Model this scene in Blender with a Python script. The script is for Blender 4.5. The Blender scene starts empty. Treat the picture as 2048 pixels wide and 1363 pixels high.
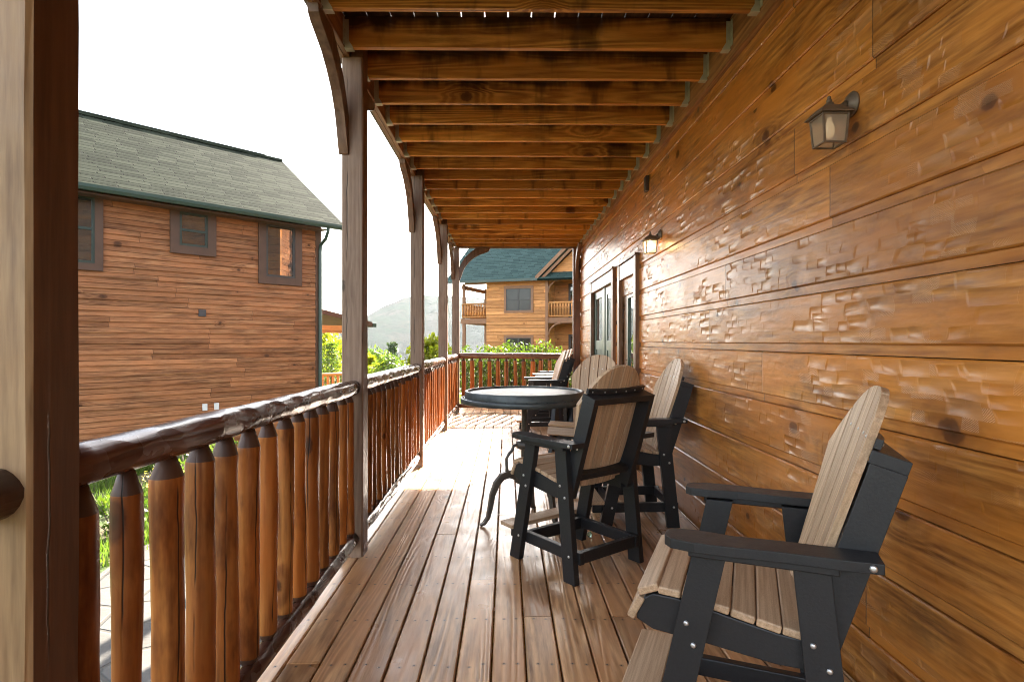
import bpy, bmesh, math, random
from mathutils import Vector, Matrix, noise as mnoise
R = math.radians
sc = bpy.context.scene
COL = sc.collection
rng = random.Random(7)

# ------------------------------------------------------------------ node helper
class NB:
    def __init__(s, name):
        s.m = bpy.data.materials.new(name); s.m.use_nodes = True
        s.t = s.m.node_tree; s.t.nodes.clear()
        s.out = s.t.nodes.new('ShaderNodeOutputMaterial')
    def n(s, typ, **kw):
        nd = s.t.nodes.new(typ)
        for k, v in kw.items(): setattr(nd, k, v)
        return nd
    def put(s, sock, v):
        if v is None: return
        if isinstance(v, bpy.types.NodeSocket): s.t.links.new(v, sock)
        elif isinstance(v, (tuple, list)) and len(v) == 3 and sock.type == 'RGBA': sock.default_value = (*v, 1)
        else: sock.default_value = v
    def math(s, op, a, b=None, c=None, clamp=False):
        nd = s.n('ShaderNodeMath', operation=op, use_clamp=clamp)
        for i, v in enumerate((a, b, c)):
            if v is not None: s.put(nd.inputs[i], v)
        return nd.outputs[0]
    def vmath(s, op, a, b=None):
        nd = s.n('ShaderNodeVectorMath', operation=op)
        s.put(nd.inputs[0], a)
        if b is not None: s.put(nd.inputs[1], b)
        return nd.outputs[0]
    def sep(s, v):
        nd = s.n('ShaderNodeSeparateXYZ'); s.put(nd.inputs[0], v); return nd.outputs
    def comb(s, x, y, z):
        nd = s.n('ShaderNodeCombineXYZ')
        for i, v in enumerate((x, y, z)): s.put(nd.inputs[i], v)
        return nd.outputs[0]
    def noise(s, vec, scale=1, detail=2, rough=.5, dist=0, col=False):
        nd = s.n('ShaderNodeTexNoise'); s.put(nd.inputs['Vector'], vec)
        nd.inputs['Scale'].default_value = scale; nd.inputs['Detail'].default_value = detail
        nd.inputs['Roughness'].default_value = rough; nd.inputs['Distortion'].default_value = dist
        return nd.outputs['Color' if col else 'Fac']
    def voro(s, vec, scale=1, feature='F1', dim='3D', rnd=1):
        nd = s.n('ShaderNodeTexVoronoi', feature=feature, voronoi_dimensions=dim)
        s.put(nd.inputs['Vector'], vec); nd.inputs['Scale'].default_value = scale
        nd.inputs['Randomness'].default_value = rnd
        return nd
    def white(s, vec, dim='3D'):
        nd = s.n('ShaderNodeTexWhiteNoise', noise_dimensions=dim)
        if dim == '1D': s.put(nd.inputs['W'], vec)
        else: s.put(nd.inputs['Vector'], vec)
        return nd.outputs['Value']
    def rng(s, v, a, b, c=0, d=1, smooth=True):
        nd = s.n('ShaderNodeMapRange', interpolation_type='SMOOTHSTEP' if smooth else 'LINEAR')
        for i, x in enumerate((v, a, b, c, d)): s.put(nd.inputs[i], x)
        return nd.outputs[0]
    def mix(s, f, a, b, blend='MIX'):
        nd = s.n('ShaderNodeMix', data_type='RGBA', blend_type=blend)
        s.put(nd.inputs[0], f); s.put(nd.inputs[6], a); s.put(nd.inputs[7], b)
        return nd.outputs[2]
    def attr(s, name, out='Fac'):
        nd = s.n('ShaderNodeAttribute', attribute_name=name); return nd.outputs[out]
    def obj(s): return s.n('ShaderNodeTexCoord').outputs['Object']
    def bump(s, h, strength=.5, dist=.002, normal=None):
        nd = s.n('ShaderNodeBump'); s.put(nd.inputs['Height'], h)
        nd.inputs['Strength'].default_value = strength; nd.inputs['Distance'].default_value = dist
        if normal is not None: s.put(nd.inputs['Normal'], normal)
        return nd.outputs[0]
    def bsdf(s, col, rough=.5, normal=None, metal=0, coat=0, spec=.5, coatr=.1, **kw):
        nd = s.n('ShaderNodeBsdfPrincipled')
        s.put(nd.inputs['Base Color'], col); s.put(nd.inputs['Roughness'], rough)
        nd.inputs['Metallic'].default_value = metal
        nd.inputs['Specular IOR Level'].default_value = spec
        s.put(nd.inputs['Coat Weight'], coat); nd.inputs['Coat Roughness'].default_value = coatr
        if normal is not None: s.put(nd.inputs['Normal'], normal)
        for k, v in kw.items(): s.put(nd.inputs[k], v)
        s.t.links.new(nd.outputs[0], s.out.inputs['Surface'])
        return nd

def wood_core(b, P, axis, dark, mid, light, rnd=None, ring=26, knots=.5, kscale=2.2, fiber=58, blotch=.5, crossk=5.0, rcon=.45, fcon=1.0, stain=(.54, .74, .55)):
    """grain, knots and stains of a board whose long axis is `axis`; returns colour, height, knot mask"""
    if rnd is not None:
        off = b.comb(b.math('MULTIPLY', rnd, 37.1), b.math('MULTIPLY', rnd, 91.7), b.math('MULTIPLY', rnd, 53.3))
        P = b.vmath('ADD', P, off)
    o = b.sep(P); L = o['XYZ'.index(axis)]
    cs = [o[i] for i in range(3) if i != 'XYZ'.index(axis)]
    q = b.math('ADD', cs[0], b.math('MULTIPLY', cs[1], .83))
    kv = b.voro(b.comb(b.math('MULTIPLY', L, .62), q, 0), kscale, dim='2D')
    kd = kv.outputs['Distance']; kr = b.sep(kv.outputs['Color'])[0]
    kon = b.math('LESS_THAN', kr, knots)
    nz = b.noise(P, 40, 2)
    kd2 = b.math('ADD', kd, b.math('MULTIPLY', b.math('SUBTRACT', nz, .5), .03))
    ksz = b.math('MULTIPLY', b.math('ADD', b.sep(kv.outputs['Color'])[1], .45), .062)
    kmask = b.math('MULTIPLY', b.rng(b.math('DIVIDE', kd2, ksz), .7, 1.15, 1, 0), kon)
    khalo = b.math('MULTIPLY', b.rng(b.math('DIVIDE', kd2, ksz), .6, 4.5, 1, 0), kon)
    g = b.noise(b.comb(b.math('MULTIPLY', L, .26), b.math('MULTIPLY', cs[0], crossk), b.math('MULTIPLY', cs[1], crossk)), 1, 2, .4, .12)
    g = b.math('ADD', g, b.math('MULTIPLY', khalo, .13))
    rg = b.math('SINE', b.math('MULTIPLY', g, ring * 6.28))
    rg = b.math('POWER', b.math('MULTIPLY_ADD', rg, .5, .5), 1.6)
    fb = b.noise(b.comb(b.math('MULTIPLY', L, 5), b.math('MULTIPLY', cs[0], fiber), b.math('MULTIPLY', cs[1], fiber)), 1, 3, .6)
    bl = b.noise(b.comb(b.math('MULTIPLY', L, 1.3), b.math('MULTIPLY', cs[0], 5), b.math('MULTIPLY', cs[1], 5)), 1, 4, .6)
    t = b.math('ADD', b.math('MULTIPLY', rg, rcon), b.math('MULTIPLY', b.math('SUBTRACT', fb, .30), fcon), clamp=True)
    c1 = b.mix(t, dark, light)
    c = b.mix(b.rng(bl, .32, .7, 1 - blotch, 1), mid, c1)
    st = b.noise(b.comb(b.math('MULTIPLY', L, .9), b.math('MULTIPLY', cs[0], 3.1), b.math('MULTIPLY', cs[1], 3.1)), 1.7, 5, .68)
    c = b.mix(b.math('MULTIPLY', b.rng(st, stain[0], stain[1]), stain[2]), c, dark)
    if rnd is not None:
        v = b.math('MULTIPLY_ADD', b.white(rnd, '1D'), .5, .74)
        c = b.mix(1, c, b.comb(v, b.math('POWER', v, 1.1), b.math('POWER', v, 1.2)), 'MULTIPLY')
    kcol = b.mix(b.rng(kd2, 0, .05), tuple(x * .22 for x in dark), tuple(x * .7 for x in dark))
    c = b.mix(b.math('MULTIPLY', kmask, .88), c, kcol)
    c = b.mix(b.math('MULTIPLY', b.math('MULTIPLY', khalo, b.math('SUBTRACT', 1, kmask)), .35), c, dark)
    h = b.math('ADD', b.math('MULTIPLY', rg, -.5), b.math('ADD', b.math('MULTIPLY', fb, .6), b.math('MULTIPLY', kmask, .5)))
    return c, h, kmask

def wood(name, axis, dark, mid, light, rough=.5, bump=.35, bdist=.0025, coat=0, use_rnd=True, spec=.5, extra=None, coatr=.15, **kw):
    b = NB(name)
    P = b.obj()
    rnd = b.attr('rnd') if use_rnd else None
    c, h, km = wood_core(b, P, axis, dark, mid, light, rnd, **kw)
    if extra: c, h = extra(b, P, c, h)
    rr = b.math('MULTIPLY_ADD', b.math('SUBTRACT', b.noise(P, 6, 3), .5), .35, rough)
    b.bsdf(c, rr, b.bump(h, bump, bdist), coat=coat, spec=spec, coatr=coatr)
    return b.m

M = {}
# ---- deck floor boards: weathered brown stain, nail heads, wet gloss
def deck_extra(b, P, c, h):
    o = b.sep(P)
    fx = b.math('FRACT', b.math('DIVIDE', b.math('ADD', o[0], 10.0622 + .072 * 0), .144))
    ax = b.math('SUBTRACT', b.math('ABSOLUTE', b.math('SUBTRACT', fx, .5)), .3)
    fy = b.math('FRACT', b.math('DIVIDE', b.math('ADD', o[1], 20), .4035))
    dy = b.math('MULTIPLY', b.math('SUBTRACT', fy, .5), .4035); dx = b.math('MULTIPLY', ax, .144)
    jit = b.math('MULTIPLY', b.math('SUBTRACT', b.white(b.comb(b.math('FLOOR', b.math('DIVIDE', b.math('ADD', o[0], 10.0622), .144)), b.math('FLOOR', b.math('DIVIDE', b.math('ADD', o[1], 20), .4035)), 0)), .5), .03)
    dy = b.math('ADD', dy, jit)
    d = b.math('SQRT', b.math('ADD', b.math('MULTIPLY', dx, dx), b.math('MULTIPLY', dy, dy)))
    nail = b.rng(d, .0026, .0046, 1, 0)
    ring = b.rng(d, .004, .014, .45, 0)
    c = b.mix(ring, c, (.06, .035, .022)); c = b.mix(nail, c, (.012, .010, .010))
    # grey worn patches where the stain has gone
    w = b.noise(b.comb(b.math('MULTIPLY', o[0], 1.6), b.math('MULTIPLY', o[1], .7), 0), 1.3, 5, .65)
    c = b.mix(b.math('MULTIPLY', b.rng(w, .5, .72), .45), c, (.36, .25, .165))
    return c, b.math('SUBTRACT', h, b.math('MULTIPLY', nail, 1.5))
M['deck'] = wood('deck_boards', 'Y', (.13, .055, .020), (.46, .225, .092), (.62, .37, .18), rough=.34, bump=.55, bdist=.003, extra=deck_extra, ring=17, rcon=.5, fcon=1.6, knots=.2, kscale=1.5, blotch=.85, crossk=4.2, spec=.38)
# ---- ceiling joists and beams: orange brown pine with water stains
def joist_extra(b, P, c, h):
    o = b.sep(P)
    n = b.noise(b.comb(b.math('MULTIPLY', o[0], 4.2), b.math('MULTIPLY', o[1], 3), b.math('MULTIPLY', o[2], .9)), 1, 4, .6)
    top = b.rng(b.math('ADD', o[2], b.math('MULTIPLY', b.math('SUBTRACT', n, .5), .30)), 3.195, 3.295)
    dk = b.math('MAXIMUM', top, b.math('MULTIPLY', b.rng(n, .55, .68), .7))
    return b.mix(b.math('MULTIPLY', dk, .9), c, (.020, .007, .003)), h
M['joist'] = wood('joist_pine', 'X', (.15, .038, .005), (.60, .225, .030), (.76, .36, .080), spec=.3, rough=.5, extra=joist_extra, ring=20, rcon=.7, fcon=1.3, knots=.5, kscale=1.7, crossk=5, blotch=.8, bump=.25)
M['beam'] = wood('beam_pine', 'Y', (.10, .036, .012), (.26, .11, .036), (.40, .20, .075), rough=.5, ring=14, knots=.3)
M['beamx'] = wood('far_beam_pine', 'X', (.06, .024, .011), (.15, .068, .030), (.26, .135, .065), rough=.5, ring=14, knots=.3)
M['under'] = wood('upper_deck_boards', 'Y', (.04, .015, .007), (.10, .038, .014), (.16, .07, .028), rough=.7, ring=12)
# ---- posts
def crack_extra(b, P, c, h):
    o = b.sep(P)
    w = b.noise(b.comb(0, 0, b.math('MULTIPLY', o[2], 1.3)), 2.0, 3, .6)
    q = b.math('ADD', o[0], o[1])
    d = b.math('ABSOLUTE', b.math('SUBTRACT', b.math('FRACT', b.math('MULTIPLY', b.math('ADD', q, b.math('MULTIPLY', w, .06)), 9.3)), .5))
    seg = b.rng(b.noise(b.comb(q, 0, b.math('MULTIPLY', o[2], .8)), 3.1, 2), .47, .58)
    m = b.math('MULTIPLY', b.rng(d, .012, .035, 1, 0), seg)
    return b.mix(b.math('MULTIPLY', m, .85), c, (.015, .009, .006)), b.math('SUBTRACT', h, b.math('MULTIPLY', m, 2))
M['post_grey'] = wood('grey_post_wood', 'Z', (.125, .070, .042), (.235, .145, .093), (.32, .215, .145), rough=.7, extra=crack_extra, ring=9, knots=.35, kscale=1.3, crossk=9, rcon=.28, fcon=1.3, use_rnd=True)
M['post_tan'] = wood('tan_post_wood', 'Z', (.15, .076, .028), (.38, .215, .090), (.50, .325, .155), rough=.6, extra=crack_extra, ring=9, knots=.4, kscale=1.3, crossk=9, rcon=.28, fcon=1.3)
M['post_brown'] = wood('brown_post_wood', 'Z', (.055, .022, .010), (.12, .047, .021), (.18, .080, .038), rough=.5, extra=crack_extra, ring=10, knots=.5, kscale=1.3, crossk=9, rcon=.28, fcon=1.3)
M['brace'] = wood('knee_brace_wood', 'Z', (.08, .036, .018), (.155, .076, .040), (.21, .115, .066), rough=.5, ring=8, knots=.2)
# ---- peeled log railings
def log_extra(b, P, c, h):
    o = b.sep(P)
    rnd = b.attr('rnd')
    tc = b.attr('tip')
    c = b.mix(b.math('MULTIPLY', tc, .86), c, (.050, .034, .029))
    w = b.noise(b.comb(b.math('MULTIPLY', rnd, 77), 0, b.math('MULTIPLY', o[2], 1.4)), 1.5, 3, .6)
    gv = b.sep(b.attr('dirv', 'Vector')); ang = b.math('FRACT', b.math('MULTIPLY', b.math('DIVIDE', b.math('ADD', b.math('ARCTAN2', gv[1], gv[0]), 3.1416), 6.2832), 2.0))
    d = b.math('ABSOLUTE', b.math('SUBTRACT', b.math('ADD', ang, b.math('MULTIPLY', b.math('SUBTRACT', w, .5), .35)), b.math('MULTIPLY_ADD', b.white(rnd, '1D'), .6, .2)))
    seg = b.rng(b.noise(b.comb(b.math('MULTIPLY', rnd, 31), 3, b.math('MULTIPLY', o[2], 1.6)), 1.6, 2), .42, .5)
    m = b.math('MULTIPLY', b.rng(d, .012, .024, 1, 0), seg)
    return b.mix(b.math('MULTIPLY', m, .92), c, (.012, .006, .004)), b.math('SUBTRACT', h, b.math('MULTIPLY', m, 3))
M['log'] = wood('peeled_log_wood', 'Z', (.085, .020, .004), (.37, .108, .017), (.54, .235, .060), spec=.25, rough=.45, extra=log_extra, ring=9, rcon=.4, fcon=1.2, stain=(.47, .68, .85), knots=.7, kscale=2.2, crossk=7, blotch=.9, bump=.35)
def rail_extra(b, P, c, h):
    o = b.sep(P)
    v = b.voro(b.comb(b.math('MULTIPLY', o[0], 14), b.math('MULTIPLY', o[1], 5.5), b.math('MULTIPLY', o[2], 14)), 1)
    k = b.sep(v.outputs['Color'])[0]
    c = b.mix(b.math('MULTIPLY', k, .5), c, (.04, .018, .012))
    return c, b.math('ADD', h, b.math('ADD', b.math('MULTIPLY', v.outputs['Distance'], 5), b.math('MULTIPLY', k, 3)))
M['rail'] = wood('hewn_rail_wood', 'Y', (.040, .014, .009), (.105, .036, .020), (.17, .075, .045), spec=.3, rough=.27, extra=rail_extra, ring=9, knots=.3, bump=.55, bdist=.004, coat=.08)
M['railx'] = wood('far_rail_wood', 'X', (.075, .028, .014), (.19, .075, .032), (.27, .12, .055), rough=.35, extra=rail_extra, ring=9, knots=.3, bump=.4, bdist=.003, coat=.2)

# ---- cabin wall: wide stained planks with hewn, chattered faces (plank pattern .2735 m)
def hewn_wall():
    b = NB('hewn_plank_siding')
    P = b.obj(); o = b.sep(P)
    row = b.math('DIVIDE', b.math('SUBTRACT', o[2], .471), .2735)
    ri = b.math('FLOOR', row); rf = b.math('SUBTRACT', row, ri)
    rr = b.white(ri, '1D')
    # butt joints along each plank
    yj = b.math('DIVIDE', b.math('ADD', o[1], b.math('MULTIPLY', rr, 9)), 3.7)
    ji = b.math('FLOOR', yj); jf = b.math('SUBTRACT', yj, ji)
    rnd = b.white(b.comb(ri, ji, 3))
    joint = b.rng(b.math('ABSOLUTE', b.math('SUBTRACT', jf, .5)), .4992, .4997)
    c, h, km = wood_core(b, P, 'Y', (.115, .027, .004), (.51, .174, .023), (.66, .295, .066), rnd, rcon=.26, fcon=1.6, ring=15, knots=.75, kscale=2.7, crossk=5, blotch=.85, fiber=52)
    body = b.rng(rf, .17, .20)                       # the flat strip at the foot of every plank is not hewn
    # adze marks
    wob = b.noise(P, 2.6, 3, col=True); ws = b.sep(wob)
    zz = b.math('ADD', o[2], b.math('MULTIPLY', b.math('SUBTRACT', ws[0], .5), .045))
    yy = b.math('ADD', o[1], b.math('MULTIPLY', b.math('SUBTRACT', ws[1], .5), .22))
    def chips(rowh, cell, seed, thr):
        r = b.math('DIVIDE', zz, rowh); i = b.math('FLOOR', r); f = b.math('SUBTRACT', r, i)
        sh = b.math('MULTIPLY', b.white(b.math('ADD', i, seed), '1D'), 5)
        cc = b.math('ADD', b.math('DIVIDE', yy, cell), sh); ci = b.math('FLOOR', cc); cf = b.math('SUBTRACT', cc, ci)
        rv = b.white(b.comb(i, ci, seed)); rv2 = b.white(b.comb(ci, i, seed + 5))
        on = b.math('LESS_THAN', rv, thr)
        # scoop: a smooth trough that deepens along the grain and stops abruptly
        u = b.math('MULTIPLY_ADD', f, 2, -1); tr_ = b.math('SUBTRACT', 1, b.math('MULTIPLY', u, u))
        prof = b.math('MULTIPLY', b.rng(cf, 0, .95, .15, 1), b.rng(cf, .88, .99, 1, 0))
        dep = b.math('MULTIPLY_ADD', rv2, .9, .5)
        hh = b.math('MULTIPLY', b.math('MULTIPLY', b.math('MULTIPLY', tr_, prof), b.math('MULTIPLY', on, dep)), -1.3)
        return hh, on, rv2, cf, f
    h1, on1, r1, c1, f1 = chips(.056, .16, 1.0, .32)
    h2, on2, r2, c2, f2 = chips(.040, .10, 7.0, .22)
    amt = b.math('MULTIPLY', b.rng(b.noise(P, 1.3, 3), .42, .60, .10, 1), body)
    chat_m = b.math('MULTIPLY', b.math('LESS_THAN', r2, .16), b.math('SUBTRACT', 1, on1))
    chat = b.math('MULTIPLY', b.math('SINE', b.math('MULTIPLY', yy, 700)), b.math('SINE', b.math('MULTIPLY', zz, 900)))
    hh = b.math('MULTIPLY', b.math('ADD', h1, b.math('MULTIPLY', h2, .7)), amt)
    hh = b.math('ADD', hh, b.math('MULTIPLY', b.math('MULTIPLY', chat, chat_m), b.math('MULTIPLY', amt, .10)))
    hh = b.math('ADD', hh, b.math('MULTIPLY', b.noise(b.comb(b.math('MULTIPLY', o[0], 3), b.math('MULTIPLY', o[1], 3), b.math('MULTIPLY', o[2], 9)), 2, 3), .5))
    hh = b.math('SUBTRACT', hh, b.math('MULTIPLY', joint, 2))
    # some scoops and chattered patches are mixed paler
    pale = b.math('MULTIPLY', b.math('MAXIMUM', b.math('MULTIPLY', on1, r1), b.math('MULTIPLY', chat_m, .7)), amt)
    c = b.mix(b.math('MULTIPLY', pale, .28), c, (.50, .28, .13))
    dr = b.math('MULTIPLY', b.rng(b.noise(b.comb(0, b.math('MULTIPLY', o[1], 1.4), b.math('MULTIPLY', o[2], 3.2)), 1.2, 5, .7), .54, .72), .45)
    c = b.mix(dr, c, (.050, .020, .009))
    c = b.mix(joint, c, (.03, .012, .006))
    nrm = b.bump(hh, .72, .0075); nrm = b.bump(h, .18, .0016, nrm)
    rough = b.math('MULTIPLY_ADD', b.noise(P, 3.3, 4), .22, .24)
    b.bsdf(c, rough, nrm, spec=.48)
    return b.m
M['wall'] = hewn_wall()
M['trim'] = wood('door_trim_wood', 'Z', (.07, .030, .012), (.17, .075, .030), (.24, .115, .05), rough=.4, ring=9, knots=.3)
M['trimh'] = wood('door_header_wood', 'Y', (.09, .04, .018), (.22, .115, .055), (.32, .18, .095), rough=.33, ring=9, knots=.4)

def plain(name, col, rough=.5, metal=0, var=.15, scale=30, bump=0, bdist=.001, coat=0, spec=.5):
    b = NB(name); P = b.obj()
    n = b.noise(P, scale, 4, .6)
    v = b.math('MULTIPLY_ADD', n, 2 * var, 1 - var)
    c = b.mix(1, col, b.comb(v, v, v), 'MULTIPLY')
    rr = b.math('MULTIPLY_ADD', b.noise(P, scale * .3, 3), .2, rough - .1)
    b.bsdf(c, rr, b.bump(n, bump, bdist) if bump else None, metal=metal, coat=coat, spec=spec)
    return b.m
M['poly_black'] = plain('black_poly_lumber', (.017, .017, .0175), .45, 0, .45, 120, .5, .001, 0, .4)
M['bolt'] = plain('steel_bolt', (.60, .60, .58), .35, .9, .1)
M['galv'] = plain('galvanised_steel', (.46, .43, .33), .5, .25, .2, 25)
M['green'] = plain('green_paint', (.055, .085, .060), .35, 0, .12, 12)
M['gutter'] = plain('green_gutter_metal', (.030, .055, .040), .4, 0, .12, 5)
M['bronze'] = plain('aged_bronze', (.16, .115, .075), .5, .35, .35, 35, .3, .001)
M['vent'] = plain('dark_vent_plastic', (.06, .05, .05), .6)
M['white'] = plain('white_plastic', (.72, .72, .70), .5)
M['brownbox'] = plain('dark_brown_metal', (.055, .030, .020), .5)

def tan_poly():
    b = NB('tan_poly_lumber'); P = b.obj(); o = b.sep(P)
    rnd = b.attr('rnd')
    P2 = b.vmath('ADD', P, b.comb(b.math('MULTIPLY', rnd, 13), b.math('MULTIPLY', rnd, 29), b.math('MULTIPLY', rnd, 5)))
    g = b.attr('gx', 'Vector')    # slat local coordinates, x along the slat
    gs = b.sep(g)
    s1 = b.noise(b.comb(b.math('ADD', b.math('MULTIPLY', gs[0], 2.2), b.math('MULTIPLY', rnd, 9)), b.math('MULTIPLY', gs[1], 85), b.math('MULTIPLY', gs[2], 85)), 1, 4, .62)
    s2 = b.noise(P2, 260, 2, .6)
    t = b.math('ADD', b.math('MULTIPLY', s1, .8), b.math('MULTIPLY', s2, .35), clamp=True)
    c = b.mix(b.rng(t, .15, 1.0), (.22, .118, .050), (.67, .465, .290))
    v = b.math('MULTIPLY_ADD', b.white(rnd, '1D'), .22, .88)
    c = b.mix(1, c, b.comb(v, v, v), 'MULTIPLY')
    b.bsdf(c, .5, b.bump(b.math('ADD', s1, b.math('MULTIPLY', s2, .5)), .35, .0012))
    return b.m
M['poly_tan'] = tan_poly()

def table_mat(name, base, var):
    b = NB(name); P = b.obj()
    n = b.noise(P, 7, 5, .7); n2 = b.noise(P, 60, 3)
    c = b.mix(b.rng(n, .35, .7), base, var)
    b.bsdf(c, b.math('MULTIPLY_ADD', n, .3, .25), b.bump(b.math('ADD', n, n2), .3, .002), metal=.1)
    return b.m
M['table_rim'] = table_mat('slate_grey_metal_rim', (.028, .032, .031), (.062, .072, .068))
M['table_top'] = table_mat('worn_grey_table_surface', (.13, .145, .14), (.27, .28, .265))
M['iron'] = table_mat('cast_iron', (.060, .050, .040), (.125, .105, .08))

def glass(name, tint=(.02, .025, .025), rough=.02):
    b = NB(name); b.bsdf(tint, rough, spec=1.0, coat=1.0, coatr=.01); return b.m
M['pane'] = glass('window_glass')
M['pane_far'] = plain('dim_window_glass', (.030, .028, .024), .12, 0, .3, 3, 0, .001, 0, .35)
M['pane2'] = glass('door_glass', (.05, .06, .055))

def lamp_pane():
    b = NB('seeded_lamp_glass')
    tr = b.n('ShaderNodeBsdfTransparent'); tr.inputs[0].default_value = (.95, .9, .8, 1)
    tl = b.n('ShaderNodeBsdfTranslucent'); tl.inputs[0].default_value = (.85, .75, .58, 1)
    gl = b.n('ShaderNodeBsdfGlossy'); gl.inputs['Roughness'].default_value = .1
    df = b.n('ShaderNodeBsdfDiffuse'); df.inputs[0].default_value = (.5, .43, .33, 1)
    def ms(f, a, c):
        m = b.n('ShaderNodeMixShader'); m.inputs[0].default_value = f
        b.t.links.new(a.outputs[0], m.inputs[1]); b.t.links.new(c.outputs[0], m.inputs[2]); return m
    m = ms(.12, ms(.5, tr, ms(.5, tl, df)), gl)
    b.t.links.new(m.outputs[0], b.out.inputs['Surface']); return b.m
M['lamp_pane'] = lamp_pane()
def emit(name, col, st):
    b = NB(name); b.bsdf((.8, .75, .65), .4, **{'Emission Color': col, 'Emission Strength': st}); return b.m
M['bulb_dim'] = emit('dim_bulb', (1, .72, .42), .03)
M['bulb_lit'] = emit('lit_bulb', (1, .70, .36), 4.5)
def gball():
    b = NB('pale_green_glass')
    b.bsdf((.55, .85, .68), .06, **{'Transmission Weight': .75, 'IOR': 1.45}); return b.m
M['glassball'] = gball()

def laps(bm, x0, x1, y, z0, z1, h, d=.028, Zo=0):
    z = math.floor(z0 / h) * h
    while z < z1 - .01:
        a, c = max(z, z0), min(z + h, z1)
        prism(bm, [(y, a), (y - d, a), (y - d, a + .012), (y - .004, c), (y, c)], lambda p, q, t: (t, p, q), x0, x1); z += h
def siding(name, dark, mid, light, rowh=.205, rough=.6, blotch=.9):
    b = NB(name); P = b.obj(); o = b.sep(P)
    row = b.math('DIVIDE', b.math('ADD', o[2], 20), rowh); ri = b.math('FLOOR', row); rf = b.math('SUBTRACT', row, ri)
    cc = b.math('ADD', b.math('DIVIDE', b.math('ADD', o[0], o[1]), 3.6), b.math('MULTIPLY', b.white(ri, '1D'), 7)); ci = b.math('FLOOR', cc); cf = b.math('SUBTRACT', cc, ci)
    rnd = b.white(b.comb(ri, ci, 1))
    c, h, km = wood_core(b, P, 'X', dark, mid, light, rnd, ring=12, knots=.6, kscale=1.7, crossk=6, blotch=blotch, fiber=70)
    n = b.noise(b.comb(b.math('MULTIPLY', o[0], 2.0), b.math('MULTIPLY', o[1], 2), b.math('MULTIPLY', o[2], 17)), 1.4, 5, .75)
    c = b.mix(b.math('MULTIPLY', b.rng(n, .48, .68), .5), c, dark)
    gap = b.math('MAXIMUM', b.rng(rf, .0, .06, 1, 0), b.rng(b.math('ABSOLUTE', b.math('SUBTRACT', cf, .5)),   .4975, .4995, 0, .55))
    c = b.mix(b.math('MULTIPLY', gap, .8), c, tuple(x * .25 for x in dark))
    hh = b.math('ADD', b.math('MULTIPLY', h, .12), b.math('SUBTRACT', b.math('MULTIPLY', rf, -.6), b.math('MULTIPLY', gap, 1.5)))
    b.bsdf(c, rough, b.bump(hh, .7, .012), spec=.2); return b.m
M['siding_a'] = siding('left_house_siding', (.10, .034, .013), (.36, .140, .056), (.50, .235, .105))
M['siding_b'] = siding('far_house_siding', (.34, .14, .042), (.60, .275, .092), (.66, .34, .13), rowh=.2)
M['sash'] = plain('dark_green_sash', (.026, .040, .031), .45, 0, .12, 8)
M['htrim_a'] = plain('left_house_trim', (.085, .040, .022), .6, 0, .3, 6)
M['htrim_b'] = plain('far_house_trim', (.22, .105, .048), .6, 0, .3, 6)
M['hdark'] = plain('far_window_frame', (.035, .035, .033), .5)
M['blind'] = plain('window_blind', (.10, .075, .06), .7)

def shingles(name, a, bcol, sx=.38, sy=.16):
    b = NB(name); P = b.obj(); o = b.sep(P)
    r = b.math('DIVIDE', b.math('ADD', o[1], 40), sy); ri = b.math('FLOOR', r); rf = b.math('SUBTRACT', r, ri)
    w = b.math('MULTIPLY', b.white(ri, '1D'), 3)
    cc = b.math('ADD', b.math('DIVIDE', o[0], sx), w); ci = b.math('FLOOR', cc); cf = b.math('SUBTRACT', cc, ci)
    rv = b.white(b.comb(ri, ci, 2)); cut = b.math('LESS_THAN', rv, .5)
    low = b.math('MULTIPLY', cut, .34)                # dragon-tooth laminate: some tabs are cut short
    gap = b.math('MAXIMUM', b.rng(rf, .02, .12, 1, 0), b.math('MULTIPLY', b.rng(b.math('ABSOLUTE', b.math('SUBTRACT', cf, .5)), .455, .48), b.math('LESS_THAN', rf, .45)))
    gap = b.math('MAXIMUM', gap, b.math('MULTIPLY', cut, b.math('MULTIPLY', b.rng(rf, .26, .34), b.rng(rf, .36, .42, 1, 0))))
    n = b.noise(P, 90, 3, .7)
    c = b.mix(rv, a, bcol)
    c = b.mix(b.math('MULTIPLY', b.rng(n, .35, .7), .35), c, tuple(x * 1.7 for x in bcol))
    c = b.mix(b.math('MULTIPLY', gap, .95), c, tuple(x * .25 for x in a))
    hh = b.math('ADD', b.math('SUBTRACT', b.math('MULTIPLY', rf, -.8), b.math('MULTIPLY', gap, 1)), b.math('MULTIPLY', n, .2))
    b.bsdf(c, .95, b.bump(hh, .8, .012), spec=.05); return b.m
M['roof_a'] = shingles('grey_green_shingles', (.009, .012, .0075), (.027, .032, .021))
M['roof_b'] = shingles('teal_shingles', (.028, .052, .047), (.052, .084, .074), .4, .2)
M['roof_c'] = shingles('brown_shingles', (.06, .05, .04), (.1, .085, .07))

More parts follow.
